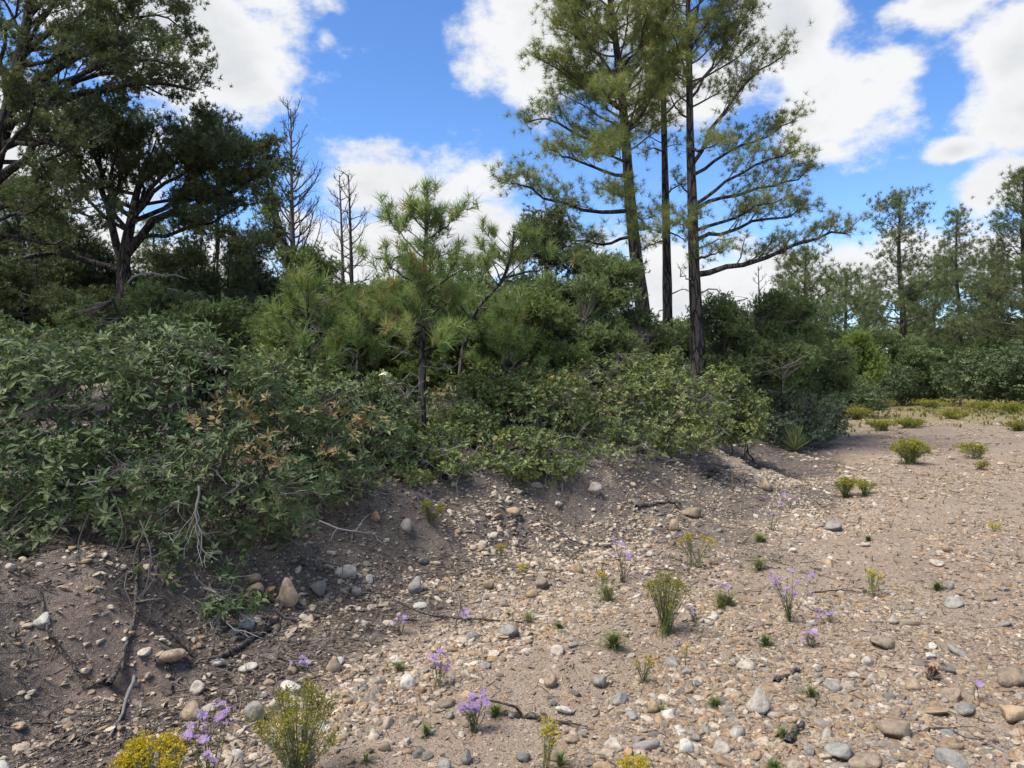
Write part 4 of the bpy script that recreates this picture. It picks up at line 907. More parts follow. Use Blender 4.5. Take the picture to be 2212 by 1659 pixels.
# ------------------------------------------------------------------ broadleaf scrub
def shrub(name, label, foot, lobes, n, m, tmpl, size, stems=18, dry=(), dead=0, cat='oak shrub', group=None, hollow=.5, feet=.25, face=.0, rough_out=.16, roots=0):
    """foot: survey (x, depth); lobes: survey (x, y, rx, ry, depth)"""
    fx, fy = foot; f0 = P(fx, 800, fy); loc = base_on_ground(f0); loc[2] += .08
    root = thing(name, label, cat, loc, group)
    L = [(P(x, y, dd), rx * dd / FD, ry * dd / FD) for x, y, rx, ry, dd in lobes]
    wv = np.array([a * b for _, a, b in L]); wv /= wv.sum()
    tb, tw, fo, dt, dl, rt = Tubes(), Tubes(), Fol(), Tubes(), Fol(), Tubes()
    mains = []
    for k in range(stems):
        c, rx, rz = L[k % len(L)] if k < len(L) else L[rng.choice(len(L), p=wv)]
        tgt = c + rng.normal(0, .4, 3) * np.array([rx, rx * .7, rz])
        o = np.array([loc[0] * .45 + c[0] * .55 + rng.normal(0, feet), loc[1] * .6 + c[1] * .4 + .15 + abs(rng.normal(0, feet * .7)), 0]); o[2] = zt(o[0], o[1]) - .05
        mid = o * .5 + tgt * .5 + rng.normal(0, .06, 3)
        q = resample([o, mid, tgt], 8); q[1:-1] += rng.normal(0, .018, (6, 3)); r = rng.uniform(.008, .018); tb.add(q, r, r * .35, 5); mains.append(q)
    M = np.concatenate([q[1:] for q in mains])
    u = nrm(rng.normal(0, 1, (n, 3))); li = rng.choice(len(L), n, p=wv)
    rr = (hollow + (1 - hollow) * rng.random(n)) ** .5 * (1 + rough_out * np.abs(rng.normal(0, 1, n)))
    SUB = []
    for (c, rx, rz) in L:
        for _ in range(8):
            w_ = nrm(rng.normal(0, 1, 3)); k_ = rng.uniform(.30, .5); SUB.append((c + w_ * np.array([rx, rx * .8, rz]) * rng.uniform(.5, .95), rx * k_, rz * k_))
    wv2 = np.array([a * b for _, a, b in SUB]); wv2 /= wv2.sum(); nl = len(L); L = L + SUB; wv = np.concatenate([wv * .5, wv2 * .5]); li = rng.choice(len(L), n, p=wv)
    Lc = np.array([a for a, _, _ in L]); La = np.array([(a, a * .8, b) for _, a, b in L])
    Pn = Lc[li] + u * rr[:, None] * La[li]
    # drop what sits deep inside the other lobes
    ins = np.min(np.linalg.norm((Pn[:, None] - Lc[None]) / La[None], axis=2), axis=1)
    keep = (ins > hollow * .45) & (Pn[:, 2] > zt(Pn[:, 0], Pn[:, 1]) + .06)
    for p, uu in zip(Pn[keep], u[keep]):
        m_ = M[np.argmin(((M - p) ** 2).sum(1))]
        dv = nrm(uu + Z * .55 + rng.normal(0, .35, 3))
        st = p - dv * rng.uniform(.05, .14)
        if rng.random() < .4: tw.add(resample([m_, (m_ + st) / 2 + rng.normal(0, .03, 3), p], 4), .0035, .0018, 3)
        fo.add(p, dv, size * rng.uniform(.55, 1.35), float(np.clip(rng.random() ** 1.3 * .7 + .35 * (.5 + vnoise(p[0] * 5, p[2] * 5 + p[1] * 3)), 0, 1)))
    for (x, y, dd, k, sp) in dry:
        for _ in range(k):
            p = P(x + rng.normal(0, sp), y + rng.normal(0, sp * .6), dd + rng.normal(0, .05))
            dl.add(p, nrm(np.array([rng.normal(0, .5), -.5, .5 + rng.normal(0, .4)])), size * rng.uniform(.8, 1.2), rng.random())
    for k in range(dead):
        j = rng.integers(len(L)); c, rx, rz = L[j]
        uu = nrm([rng.normal(0, 1), -abs(rng.normal(0, 1)) - .2, rng.normal(-.15, .7)])
        p = c + uu * np.array([rx, rx * .8, rz]) * .85
        if p[2] < zt(p[0], p[1]) + .05: continue
        q = grow(p, nrm(uu + rng.normal(0, .5, 3)), rng.uniform(.12, .42), 6, -.02, .28); dt.add(q, .004, .0016, 3)
        for _ in range(4):
            a, e = at_t(q, rng.uniform(.2, 1)); dt.add(grow(a, e + rng.normal(0, .8, 3), rng.uniform(.05, .16), 4, 0, .3), .0022, .001, 3)
    for k in range(roots):
        c, rx, rz = L[rng.integers(len(L))]
        x, y = c[0] + rng.normal(0, .2), c[1] + rng.normal(-.1, .15); z0 = zt(x, y)
        top_ = np.array([x + rng.normal(0, .08), y + .1, z0 + rng.uniform(.12, .4)]); yy = y - rng.uniform(.15, .5); xx = x + rng.normal(0, .12); lo_ = np.array([xx, yy, zt(xx, yy) + .01])
        rt.add(resample([top_, (top_ + lo_) / 2 + rng.normal(0, .05, 3), lo_], 7), .0045, .002, 4)
    if roots: part('hanging_stems', rt.buf(), M_twig, root)
    part('stems', tb.buf(), M_twig, root, True); part('twigs', tw.buf(), M_twig, root); fol_ = part('foliage', fo.buf(tmpl, flat=True), m, root)
    if dry: part('dry_leaves', dl.buf(tmpl, flat=True), M_dead, fol_, label='sprays of dry orange-brown leaves')
    if dead: part('dead_twigs', dt.buf(), M_grey, root, label='bare pale grey dead twigs')
    return root
shrub('oak_shrub', 'large dark green scrub oak mounded on the bank at the left', (380, 5.1),
      [(120, 900, 200, 150, 5.3), (420, 850, 180, 130, 5.6), (330, 745, 130, 58, 5.9), (640, 890, 170, 105, 6.2), (500, 1050, 180, 110, 5.0), (250, 1060, 190, 115, 4.75), (40, 1050, 150, 120, 4.65),
       (790, 950, 110, 75, 6.8), (590, 1130, 80, 56, 5.2), (480, 1215, 54, 50, 4.62), (840, 870, 75, 50, 7.1), (-20, 790, 150, 80, 5.7), (690, 1020, 110, 70, 5.9), (160, 1170, 120, 60, 4.4), (330, 1180, 90, 46, 4.5), (20, 1200, 100, 50, 4.2), (60, 1240, 90, 34, 4.1), (200, 1225, 100, 38, 4.25), (330, 1230, 70, 34, 4.4), (800, 1025, 80, 42, 6.4), (865, 990, 55, 42, 7.0)],
      7200, M_oak, OAKN, .062, 60, dry=[(440, 905, 4.85, 9, 24), (560, 925, 5.2, 12, 45), (545, 965, 4.75, 8, 32), (600, 990, 4.9, 6, 14), (500, 860, 5.2, 8, 25), (770, 925, 5.95, 9, 16), (725, 975, 5.35, 6, 14), (790, 900, 6.1, 8, 25), (690, 870, 5.5, 5, 20)], dead=60, roots=70)
shrub('oak_shrub', 'yellowing oak thicket right of the straight young pine', (1070, 8.7), [(1010, 880, 85, 70, 8.6), (1080, 840, 90, 55, 8.9), (1150, 900, 110, 75, 8.6), (1000, 965, 75, 45, 7.75), (1110, 970, 120, 45, 7.8), (1200, 860, 80, 60, 9)],
      3700, M_oak2, OAKM, .056, 26, dry=[(1010, 805, 8.7, 6, 30), (1100, 830, 8.4, 6, 40)], dead=70, group='scrub along the bank')
shrub('oak_shrub', 'wide green oak thicket below the tall pines', (1370, 9.9), [(1290, 850, 110, 70, 9.9), (1400, 830, 90, 60, 10.2), (1450, 800, 40, 40, 10.4), (1490, 880, 80, 60, 9.8), (1330, 915, 120, 45, 9.5), (1230, 905, 80, 60, 9.6), (1420, 930, 110, 40, 9.5), (1330, 960, 100, 30, 8.7), (1480, 950, 70, 28, 9.4), (1220, 975, 70, 30, 8.3), (1360, 800, 60, 40, 10.2)],
      4200, M_oak2, OAKM, .058, 28, dry=[(1330, 860, 9.4, 5, 50)], dead=110, group='scrub along the bank')
shrub('oak_shrub', 'smaller light green oak shrub at the right end of the thicket', (1560, 11.6), [(1560, 850, 60, 60, 11.6), (1540, 915, 65, 40, 11.4), (1610, 930, 50, 28, 11.3), (1600, 890, 60, 50, 11.6)], 2000, M_oak2, OAKM, .06, 12, group='scrub along the bank')
shrub('oak_shrub', 'grey-green oak shrub behind the yucca', (1690, 15.6), [(1640, 865, 55, 50, 15.4), (1700, 885, 70, 46, 15.6), (1765, 890, 60, 42, 16.2), (1798, 910, 36, 30, 16.5), (1650, 922, 60, 30, 15), (1720, 928, 60, 26, 15.3), (1775, 930, 40, 22, 16)], 2500, M_oak3, OAKM, .066, 16, group='scrub along the bank')
shrub('oak_shrub', 'low oak sprouts overhanging the top of the stony slope', (1150, 8.0), [(1130, 1005, 70, 28, 7.45), (1200, 1005, 60, 26, 7.6), (1060, 1000, 60, 30, 7.4), (1000, 1010, 50, 24, 7.2)], 700, M_oak2, OAKM, .058, 10, dead=20, group='scrub along the bank')
shrub('oak_shrub', 'small clump of low oak leaves on the pink earth bank', (500, 4.45), [(470, 1310, 46, 20, 4.3), (540, 1300, 40, 18, 4.4)], 130, M_oak, OAKN, .045, 6, dead=14)
shrub('oak_shrub', 'green shrub filling in behind the large scrub oak', (760, 7.3), [(740, 860, 110, 60, 7.2), (840, 900, 70, 60, 7.3), (620, 800, 100, 50, 7.4), (880, 980, 60, 50, 6.9)], 1500, M_oak2, OAKM, .06, 14, dead=30)
shrub('oak_shrub', 'dim shrub behind the large scrub oak at the left edge', (120, 7.0), [(60, 760, 120, 55, 7), (190, 770, 110, 50, 7), (-40, 740, 100, 60, 7)], 1000, M_oak, OAKM, .06, 12)
shrub('oak_shrub', 'small green oak shrub between the large scrub oak and the yellowing thicket', (945, 7.5), [(920, 965, 60, 45, 7.3), (965, 1000, 60, 34, 7.05), (1000, 935, 70, 50, 7.8), (930, 1020, 50, 24, 6.85), (880, 1030, 50, 26, 6.6)], 1500, M_oak2, OAKM, .054, 14, dead=24, group='scrub along the bank')
fs = shrub('oak_shrub', 'rounded grey-green shrub on the far side of the clearing under the full pine', (2110, 33), [(2090, 820, 70, 45, 33), (2150, 815, 70, 45, 33), (2110, 790, 50, 40, 33.5)], 1500, M_oak, OAKM, .15, 14, group='shrubs edging the clearing')
for k, (xd, dd, s, lb) in enumerate(((2010, 36, .8, 'low grey-green shrub below the spire pine'), (2215, 31, 1.0, 'shrub at the right edge behind the yellow flowers'), (1930, 34, .7, 'low shrub right of the bright upright juniper'), (1830, 26, .6, 'small shrub left of the bright upright juniper'), (2300, 33, 1.1, 'shrub past the right edge of the clearing'))):
    p = P(xd, 800, dd); copy_thing(fs, (p[0], p[1], zt(p[0], p[1])), k * 1.9, s, lb, 'shrubs edging the clearing')

def blades(b, p, n, L, wdt, spread, bend, v=None):
    """stiff blades or grass from one point"""
    for k in range(n):
        a = rng.uniform(0, 6.283); ph = abs(rng.normal(0, spread)); l = L * rng.uniform(.6, 1.1)
        h = np.array([math.cos(a), math.sin(a), 0]); d0 = h * math.sin(ph) + Z * math.cos(ph); sv = np.cross(h, Z) * wdt * .5
        o = p + h * rng.uniform(0, L * .06)
        m1 = o + d0 * l * .55; tip = o + d0 * l * .9 + h * bend * l - Z * bend * l * .5
        b.add([o - sv, o + sv, m1 + sv * .8, m1 - sv * .8, tip], [(0, 1, 2), (0, 2, 3), (3, 2, 4)], rng.random() if v is None else v)
M_grass = foliage('grass_blades', [(0, (.10, .13, .045)), (.5, (.16, .19, .07)), (.8, (.28, .25, .12)), (1, (.36, .30, .17))], .3)
M_dgrass = foliage('green_tuft_blades', [(0, (.06, .10, .03)), (.7, (.12, .17, .05)), (1, (.22, .22, .09))], .3)
M_yucca = foliage('yucca_blades', [(0, (.12, .16, .07)), (.8, (.22, .26, .12)), (1, (.36, .33, .17))], .2)
yp = P(1716, 935, 14.6); yp[2] = zt(yp[0], yp[1]) + .03; yb = Buf(); blades(yb, yp, 110, .62, .034, .75, .05); yr = thing('yucca', 'spiky yucca rosette at the foot of the grey-green shrub', 'yucca', yp); part('leaves', yb, M_yucca, yr)

# ------------------------------------------------------------------ flowers, grass, litter and sticks
M_stem = foliage('flower_stems', [(0, (.10, .12, .045)), (1, (.17, .19, .07))], .2)
M_dstem = foliage('aster_stems', [(0, (.10, .085, .05)), (1, (.17, .15, .09))], .2)
M_purp = foliage('purple_petals', [(0, (.26, .16, .42)), (.6, (.34, .23, .51)), (1, (.43, .32, .58))], .35)
M_feath = foliage('feathery_leaves', [(0, (.13, .16, .045)), (.6, (.20, .22, .065)), (1, (.28, .27, .09))], .35)
M_yell = foliage('yellow_florets', [(0, (.44, .32, .025)), (.6, (.56, .43, .035)), (1, (.66, .53, .06))], .3)
M_ygr = foliage('yellow_green_florets', [(0, (.20, .205, .045)), (.6, (.31, .29, .055)), (1, (.46, .39, .06))], .35)
PETAL = []
for _ in range(4):
    v, f = [], []
    for k in range(11):
        a = 2 * math.pi * k / 11 + rng.normal(0, .08); d0 = np.array([math.cos(a), math.sin(a), rng.uniform(-.05, .35)]); sv = np.array([-math.sin(a), math.cos(a), 0]) * .17
        i0 = len(v); v += [d0 * .12, d0 * .6 + sv, d0 * .6 - sv, d0]; f += [(i0, i0 + 1, i0 + 2), (i0 + 1, i0 + 3, i0 + 2)]
    PETAL.append((np.array(v), np.array(f)))
DISC = []
for _ in range(2):
    v, f = ico(1); DISC.append((v * np.array([.22, .22, .16]) + np.array([0, 0, .06]), f))
FLOR = [needle_tuft(9, .4, (10, 80), .55) for _ in range(4)]
FLECK = [needle_tuft(5, .8, (15, 60), .22) for _ in range(4)]
def aster(xd, yd, hd, spread, nfl, label, fsz=.017, grass=False):
    """purple daisies on thin dry stems: foot in view, height and spread in view"""
    p = G(xd, yd); k = p[1] / FD; H_, W2 = hd * k, spread * k
    root = thing('purple_aster', label, 'wildflower', p, 'purple asters')
    tb, fl, dc, lv = Tubes(), Fol(), Fol(), Fol()
    for j in range(nfl):
        a = rng.uniform(0, 6.28); rr = W2 * math.sqrt(rng.random())
        top = p + np.array([math.cos(a) * rr, math.sin(a) * rr * .8, H_ * rng.uniform(.5, 1.05)])
        o = p + np.array([rng.normal(0, .008), rng.normal(0, .008), -.01])
        q = resample([o, o * .6 + top * .4 + rng.normal(0, .012, 3) + Z * .02, top], 6); tb.add(q, .0022, .0012, 3)
        for _ in range(7):
            pp, e = at_t(q, rng.uniform(.1, .95)); lv.add(pp, e + rng.normal(0, .8, 3), .016, rng.random())
        for _ in range(2):
            c = top + rng.normal(0, .008, 3); dd = nrm(np.array([rng.normal(0, .35), rng.normal(-.35, .35), 1])); vv = rng.random(); fl.add(c, dd, fsz * rng.uniform(.75, 1.15), vv); dc.add(c, dd, fsz * .8, .5)
    part('stems', tb.buf(), M_dstem, root); part('leaves', lv.buf(FLECK), M_stem, root)
    pt_ = part('petals', fl.buf(PETAL), M_purp, root); part('flower_centres', dc.buf(DISC), M_yell, pt_)
    if grass: b = Buf(); blades(b, p, 160, .17, .004, .6, .2); part('grass', b, M_grass, root)
    return root
aster(455, 1700, 150, 78, 17, 'purple aster cluster beside the dense golden mound at bottom left', .019)
aster(345, 1700, 70, 20, 3, 'few purple asters poking through the dense golden mound')
aster(1022, 1585, 72, 36, 15, 'purple aster spilling over bare earth near bottom centre', .018)
aster(948, 1490, 75, 20, 8, 'upright purple aster with pale heads left of bottom centre', .018)
aster(1345, 1262, 95, 42, 14, 'tall bare-stemmed aster with a flat purple top on mid slope', .017)
aster(1668, 1148, 75, 26, 10, 'tall purple aster far up the wash beside the square buff rock', .02)
aster(1705, 1100, 34, 18, 5, 'small purple aster just beyond the tall one far up the wash', .02)
aster(1705, 1345, 105, 48, 18, 'widest purple aster, on bare earth in mid wash', .017)
aster(1560, 1320, 55, 16, 5, 'grass tuft with a few purple flowers on top', .017, True)
aster(1752, 1400, 34, 18, 7, 'small purple aster low in the gravel left of the slab heap', .017)
aster(1795, 1345, 40, 34, 5, 'scattered purple asters right of the widest one', .016)
aster(1004, 1345, 26, 14, 4, 'tiny purple aster on the litter slope by a fallen branch', .018)
aster(864, 1372, 40, 14, 4, 'small purple aster left of the fallen branch', .017)
aster(655, 1450, 26, 24, 6, 'faint purple asters among white cobbles above the large rabbitbrush', .015)
aster(2112, 1520, 56, 8, 2, 'single purple aster on a thin stem by the big rock at right', .017)
aster(668, 1690, 60, 6, 2, 'single purple aster at the foot of the large rabbitbrush', .02)
aster(1500, 1345, 30, 24, 5, 'low purple asters right of the middle rabbitbrush', .015)

def rabbitbrush(xd, yd, hd, wd, nst, label, col='ygr', flat=.75, lean=0, group='yellow rabbitbrush', dense=1.0, naked=.45):
    p = G(xd, yd); k = p[1] / FD; H_, W2 = hd * k, wd * .5 * k
    root = thing('rabbitbrush', label, 'flowering shrub', p, group)
    tb, fl, lv = Tubes(), Fol(), Fol()
    fs = np.clip(.004 * p[1] / 3.5, .005, .03)
    CL = [(math.sqrt(rng.random()), rng.uniform(0, 6.28)) for _ in range(max(4, nst // 6))]
    for j in range(int(nst * .62)):
        rr, a = CL[j % len(CL)]; x, y = W2 * rr * math.cos(a) + rng.normal(0, .08) * W2, W2 * rr * math.sin(a) + rng.normal(0, .08) * W2
        z = H_ * (flat + (1 - flat) * math.sqrt(max(0, 1 - rr * rr))) * rng.uniform(.8, 1.04)
        top = p + np.array([x + lean * W2, y, z]); o = p + np.array([rng.normal(0, .02) * W2 / .1, rng.normal(0, .02) * W2 / .1, -.01])
        q = resample([o, p + np.array([x * .48, y * .48, z * .5]), top], 5); r = .0010 * (p[1] / 4) ** .7; tb.add(q, r * 1.5, r * .7, 3)
        for _ in range(int(6 * dense)):
            pp, e = at_t(q, rng.uniform(naked, 1)); lv.add(pp + rng.normal(0, fs * 1.6, 3), e + rng.normal(0, .6, 3), fs * 2.2, rng.random())
        for _ in range(int(8 * dense)):
            fl.add(top + rng.normal(0, 1, 3) * np.array([1, 1, .6]) * fs * 2.2, Z + rng.normal(0, .5, 3), fs * rng.uniform(1.0, 1.7), rng.random())
    part('stems', tb.buf(), M_stem, root); part('leaves', lv.buf(FLECK), M_feath, root); part('flowers', fl.buf(FLOR), {'ygr': M_ygr, 'yel': M_yell}[col], root)
    return root
rabbitbrush(645, 1700, 215, 180, 300, 'large feathery green-yellow rabbitbrush at the bottom, left of centre', flat=.55)
rabbitbrush(330, 1760, 165, 140, 230, 'dense golden flowered mound at the bottom left', 'yel', .7, dense=1.6)
rabbitbrush(1438, 1372, 130, 105, 190, 'middle rabbitbrush with a straw-coloured side, on the slope', flat=.6)
rabbitbrush(1500, 1225, 70, 95, 46, 'loose shrub with separate bright yellow heads behind the middle rabbitbrush', 'yel', .6)
rabbitbrush(1966, 1002, 52, 68, 240, 'round yellow-topped bush alone on the bare wash', flat=.55)
rabbitbrush(1826, 1076, 40, 50, 90, 'flat-topped yellow bush beside the sand runnel', flat=.85)
rabbitbrush(1868, 1072, 34, 44, 60, 'thin twiggy yellow bush touching the flat-topped one', flat=.6)
rabbitbrush(1176, 1680, 120, 56, 26, 'tall stalk with a bright yellow flower head at the bottom centre', 'yel', .75, dense=1.8, naked=.2)
rabbitbrush(1385, 1740, 92, 90, 40, 'bright yellow flower heads cut by the bottom edge', 'yel', .85, dense=1.5)
rabbitbrush(1084, 1205, 30, 18, 12, 'small bright yellow flower on the stony slope', 'yel', .7)
rabbitbrush(1480, 1440, 48, 12, 6, 'single yellow flower on a thin stem right of middle rabbitbrush', 'yel', .9)
rabbitbrush(1882, 1290, 56, 50, 26, 'sprawling weed with yellow tips right of the widest aster', 'yel', .6)
rabbitbrush(2110, 992, 34, 56, 80, 'leaning yellow-green bush near the right edge', flat=.6, lean=-.4)
rabbitbrush(2116, 1014, 16, 40, 30, 'low yellow sprig below the leaning bush', flat=.7)
rabbitbrush(1390, 1478, 60, 46, 40, 'dark twiggy weed with a few yellow flowers below the middle rabbitbrush', 'yel', .6, dense=.6)
rabbitbrush(1304, 1262, 24, 30, 16, 'faint yellow flowered sprig left of the tall bare aster', 'yel', .7)
rabbitbrush(1135, 1240, 18, 24, 12, 'faint yellow sprig in mid litter slope', 'yel', .7)
rabbitbrush(930, 1130, 50, 50, 60, 'yellow-green sapling tuft on the dark slope under the oak', flat=.5)
rabbitbrush(2150, 1150, 18, 22, 10, 'tiny pale yellow sprig on bare ground at right', 'yel', .7)

def tuft(xd, yd, wpx, hpx, label, m, n=130, sp=.7):
    p = G(xd, yd); k = p[1] / FD; b = Buf(); blades(b, p, n, hpx * k * 1.15, max(.0025, .0011 * p[1]), sp, .25)
    root = thing('grass_tuft', label, 'grass tuft', p, 'grass tufts'); part('blades', b, m, root)
for a in ((1325, 1400, 60, 40, 'bushy green tuft left of the dark twiggy weed', M_dgrass, 260), (1655, 1395, 36, 30, 'compact green tuft below the widest aster', M_dgrass), (1693, 1600, 30, 34, 'dark green tuft near the bark-covered stick', M_dgrass),
          (1545, 1530, 40, 26, 'dark green tuft left of the largest pale rock', M_dgrass), (1752, 1515, 28, 36, 'upright green tuft right of the largest pale rock', M_dgrass), (1070, 1548, 44, 34, 'green tuft beside the spilling aster', M_dgrass),
          (1640, 1232, 40, 34, 'pale grass tuft left of the sand runnel', M_grass), (1206, 1360, 24, 18, 'tiny green tuft in mid slope', M_dgrass), (862, 1452, 30, 26, 'dry grass tuft near the white blocky stone', M_grass), (1312, 1300, 60, 50, 'thin grey-green grass in front of the tall bare aster', M_grass),
          (1672, 1668, 34, 26, 'green tuft cut by the bottom edge', M_dgrass), (1642, 1172, 30, 22, 'grass tuft beneath the tall far aster', M_grass), (1570, 1315, 90, 46, 'arching grass clump left of the widest aster', M_grass, 260), (2025, 1278, 24, 22, 'small green sprig on the bare right side', M_dgrass),
          (1875, 1170, 20, 14, 'tiny green tuft beside the white flat stone', M_dgrass), (1140, 1345, 40, 26, 'dry grass wisps above the flat grey cobble', M_grass, 60), (920, 1590, 70, 30, 'low green weed left of the spilling aster', M_dgrass, 90), (1640, 1168, 30, 20, 'short dry tuft by the runnel head', M_grass),
          (790, 1655, 40, 30, 'grass wisps right of the large rabbitbrush', M_grass, 60), (1430, 1545, 40, 24, 'grey wispy tuft in the bare earth patch', M_grass, 60), (1210, 1660, 50, 40, 'dull green leaves at the foot of the yellow stalk', M_dgrass, 90)):
    tuft(*a)

# --- the grassy end of the clearing
gbuf = Buf(); pts = []
gx, gy = ground_samples(34000, 15, 60, .05); s, h, wd = toe(gx, gy)
dens_ = np.clip(.5 + 1.9 * fbm(gx, gy, 3.5, 3), .02, 1) * sstep(gy, 18, 28) * (s < 2)
kk = rng.random(len(gx)) < dens_
TUFT = []
for _ in range(5):
    tb_ = Buf(); blades(tb_, np.zeros(3), 9, 1.0, .12, .5, .25); TUFT.append((np.concatenate(tb_.v), np.concatenate(tb_.f3)))
fo = Fol()
for x, y, z in zip(gx[kk], gy[kk], zt(gx[kk], gy[kk])): fo.add(np.array([x, y, z]), Z + rng.normal(0, .1, 3), rng.uniform(.12, .28), rng.random())
mg = foliage('meadow_grass', [(0, (.15, .155, .05)), (.5, (.22, .20, .065)), (1, (.30, .245, .11))], .3)
mo = fo.buf(TUFT); me = mo.mesh('meadow_grass'); me.materials.append(mg); o = bpy.data.objects.new('meadow_grass', me); COL.objects.link(o); tagp(o, 'dry yellow-green grass covering the far end of the clearing', 'grass', None, 'stuff')
for k, (xd, yd, hd, wd, lb, c) in enumerate(((2120, 890, 26, 60, 'bright yellow shrub at the back of the clearing', 'ygr'), (2190, 895, 26, 80, 'rusty yellow shrub at the right edge of the clearing', 'ygr'), (1900, 880, 20, 70, 'low yellow-green mound at the left of the far meadow', 'ygr'), (2010, 882, 20, 80, 'low yellow-green mound in the middle of the far meadow', 'ygr'),
      (1965, 925, 24, 60, 'straw-green clump on the near edge of the far meadow', 'ygr'), (1900, 930, 24, 50, 'grey-green clump right of the shrubs at the meadow edge', 'ygr'), (2200, 930, 24, 50, 'green-yellow clump at the right edge of the wash', 'ygr'), (1850, 905, 30, 60, 'grassy clump at the foot of the shadowed shrubs', 'ygr'), (2060, 905, 18, 70, 'sparse straw clump in the far meadow', 'ygr'))):
    rabbitbrush(xd, yd, hd * .8, wd, 120, lb, c, .55, group='meadow clumps', naked=.1)

# --- litter
M_lit = plain('leaf_litter', (.045, .036, .03), (.19, .155, .125), 30)
def litter(n, y0, y1, thr, Lr, name, label, kind):
    x, y = ground_samples(n, y0, y1); lwt, b1, b2 = litter_w(x, y); k = rng.random(n) < lwt * thr + (.06 if y0 < 6 else .05); x, y = x[k], y[k]; z = zt(x, y) + .006
    d0 = np.stack([rng.normal(0, 1, len(x)), rng.normal(0, 1, len(x)), rng.normal(0, .16, len(x))], -1); sz = rng.uniform(*Lr, len(x)); fo = Fol(); fo.p = list(np.stack([x, y, z], -1)); fo.d = list(d0); fo.s = list(sz); fo.v = list(rng.random(len(x)) ** 1.5)
    return fo
v1 = np.array([(-.03, 0, -.5), (.03, 0, -.5), (.03, .02, 0), (-.03, .02, 0), (.012, 0, .5), (-.012, 0, .5), (0, .05, -.5), (0, .06, 0.05), (0, .03, .5)])
TW = [(v1, np.array([(0, 6, 7, 3), (3, 7, 8, 5), (6, 1, 2, 7), (7, 2, 4, 8)]))]
LFS = [leaf(.1, .26, .5, c, 2) for c in (-.3, .3, .1)]
b = litter(52000, 2.3, 6, .85, (.02, .09), '', '', '').buf(TW); b2_ = litter(28000, 6, 14, .8, (.05, .16), '', '', '').buf(TW)
for q_, nm in ((b, 0), (b2_, 1)): pass
me = b.mesh('twig_litter'); me.materials.append(M_lit); o = bpy.data.objects.new('twig_litter', me); COL.objects.link(o); tagp(o, 'dark dead twigs and needles littering the near bank', 'litter', None, 'stuff')
me = b2_.mesh('twig_litter'); me.materials.append(M_lit); o = bpy.data.objects.new('twig_litter', me); COL.objects.link(o); tagp(o, 'dark twigs littering the slope below the farther shrubs', 'litter', None, 'stuff')
lb_ = litter(16000, 2.3, 7, .7, (.02, .05), '', '', '').buf(LFS, flat=True); me = lb_.mesh('leaf_litter'); me.materials.append(plain('fallen_leaves', (.06, .045, .035), (.26, .20, .145), 30)); o = bpy.data.objects.new('leaf_litter', me); COL.objects.link(o); tagp(o, 'curled brown fallen oak leaves under the scrub', 'litter', None, 'stuff')

# --- dry wisps and seedlings between the stones
sb = Buf(); wx, wy = ground_samples(1500, 2.6, 13, 0); ws, wh, ww = toe(wx, wy)
wk = (rng.random(1500) < np.clip(.15 + 1.6 * fbm(wx + 5, wy + 21, .9, 3), 0, 1)) & (ws < ww * .7)
for x, y, z in zip(wx[wk], wy[wk], zt(wx[wk], wy[wk])): blades(sb, np.array([x, y, z]), int(rng.integers(5, 16)), rng.uniform(.03, .10), max(.0016, .0006 * y), .8, .3)
me = sb.mesh('weed_wisps'); me.materials.append(foliage('dry_wisps', [(0, (.10, .11, .05)), (.4, (.17, .16, .085)), (1, (.27, .23, .155))], .3)); o = bpy.data.objects.new('weed_wisps', me); COL.objects.link(o); tagp(o, 'thin dry grass wisps and seedlings scattered between the stones', 'weeds', None, 'stuff')

# --- roots, sticks and a cone
def stick(name, label, img, r0, r1, m, cat, lift=.012, twigs=0, group=None, air=None):
    pts = []
    for k, (x, y) in enumerate(img):
        g_ = G(x, y) if air is None else P(x, y, air[k]); g_[2] += lift if air is None else 0; pts.append(g_)
    q = resample(pts, 12); q[1:-1] += rng.normal(0, r0 * .4, (10, 3)); tb = Tubes(); rad = np.linspace(r0, r1, 12) * (1 + rng.normal(0, .12, 12)); tb.add(q, 0, 0, 7, rad)
    for _ in range(twigs):
        a, e = at_t(q, rng.uniform(.2, 1)); tb.add(grow(a, nrm(e + rng.normal(0, .7, 3) * np.array([1, 1, .5]) + Z * .1), rng.uniform(.06, .3), 5, -.03, .22), r1 * .8, r1 * .3, 4)
    b = tb.buf()
    ends = Buf()
    single(name, b, m, pts[0], label, cat, group, True)
stick('exposed_root', 'dark root hanging from the oak down the pink earth bank', [(300, 1195), (296, 1260), (292, 1330), (280, 1400), (262, 1450), (235, 1500)], .009, .014, M_root, 'root', .03, 8)
stick('exposed_root', 'thick dark gnarled root lying across the foot of the bank', [(335, 1450), (390, 1440), (450, 1432), (510, 1410), (560, 1380), (600, 1345), (610, 1310)], .020, .014, M_root, 'root', .02, 10)
stick('exposed_root', 'thin forked root on the far left of the pink bank', [(85, 1290), (110, 1380), (150, 1440), (180, 1500)], .008, .005, M_root, 'root', .02, 6)
stick('fallen_stick', 'grey weathered stick near the lower left corner', [(290, 1480), (270, 1530), (245, 1580), (232, 1600)], .010, .004, M_grey, 'stick', .01, 2)
stick('fallen_branch', 'dark thin branch lying across the litter slope', [(850, 1300), (920, 1330), (990, 1338), (1070, 1345), (1130, 1350)], .010, .004, M_root, 'branch', .012, 8)
stick('fallen_branch', 'pale branch sticking out of the oak over the slope', [(690, 1125), (740, 1145), (790, 1150), (840, 1170)], .006, .003, M_grey, 'branch', 0, 10, None, [4.75, 4.7, 4.72, 4.8])
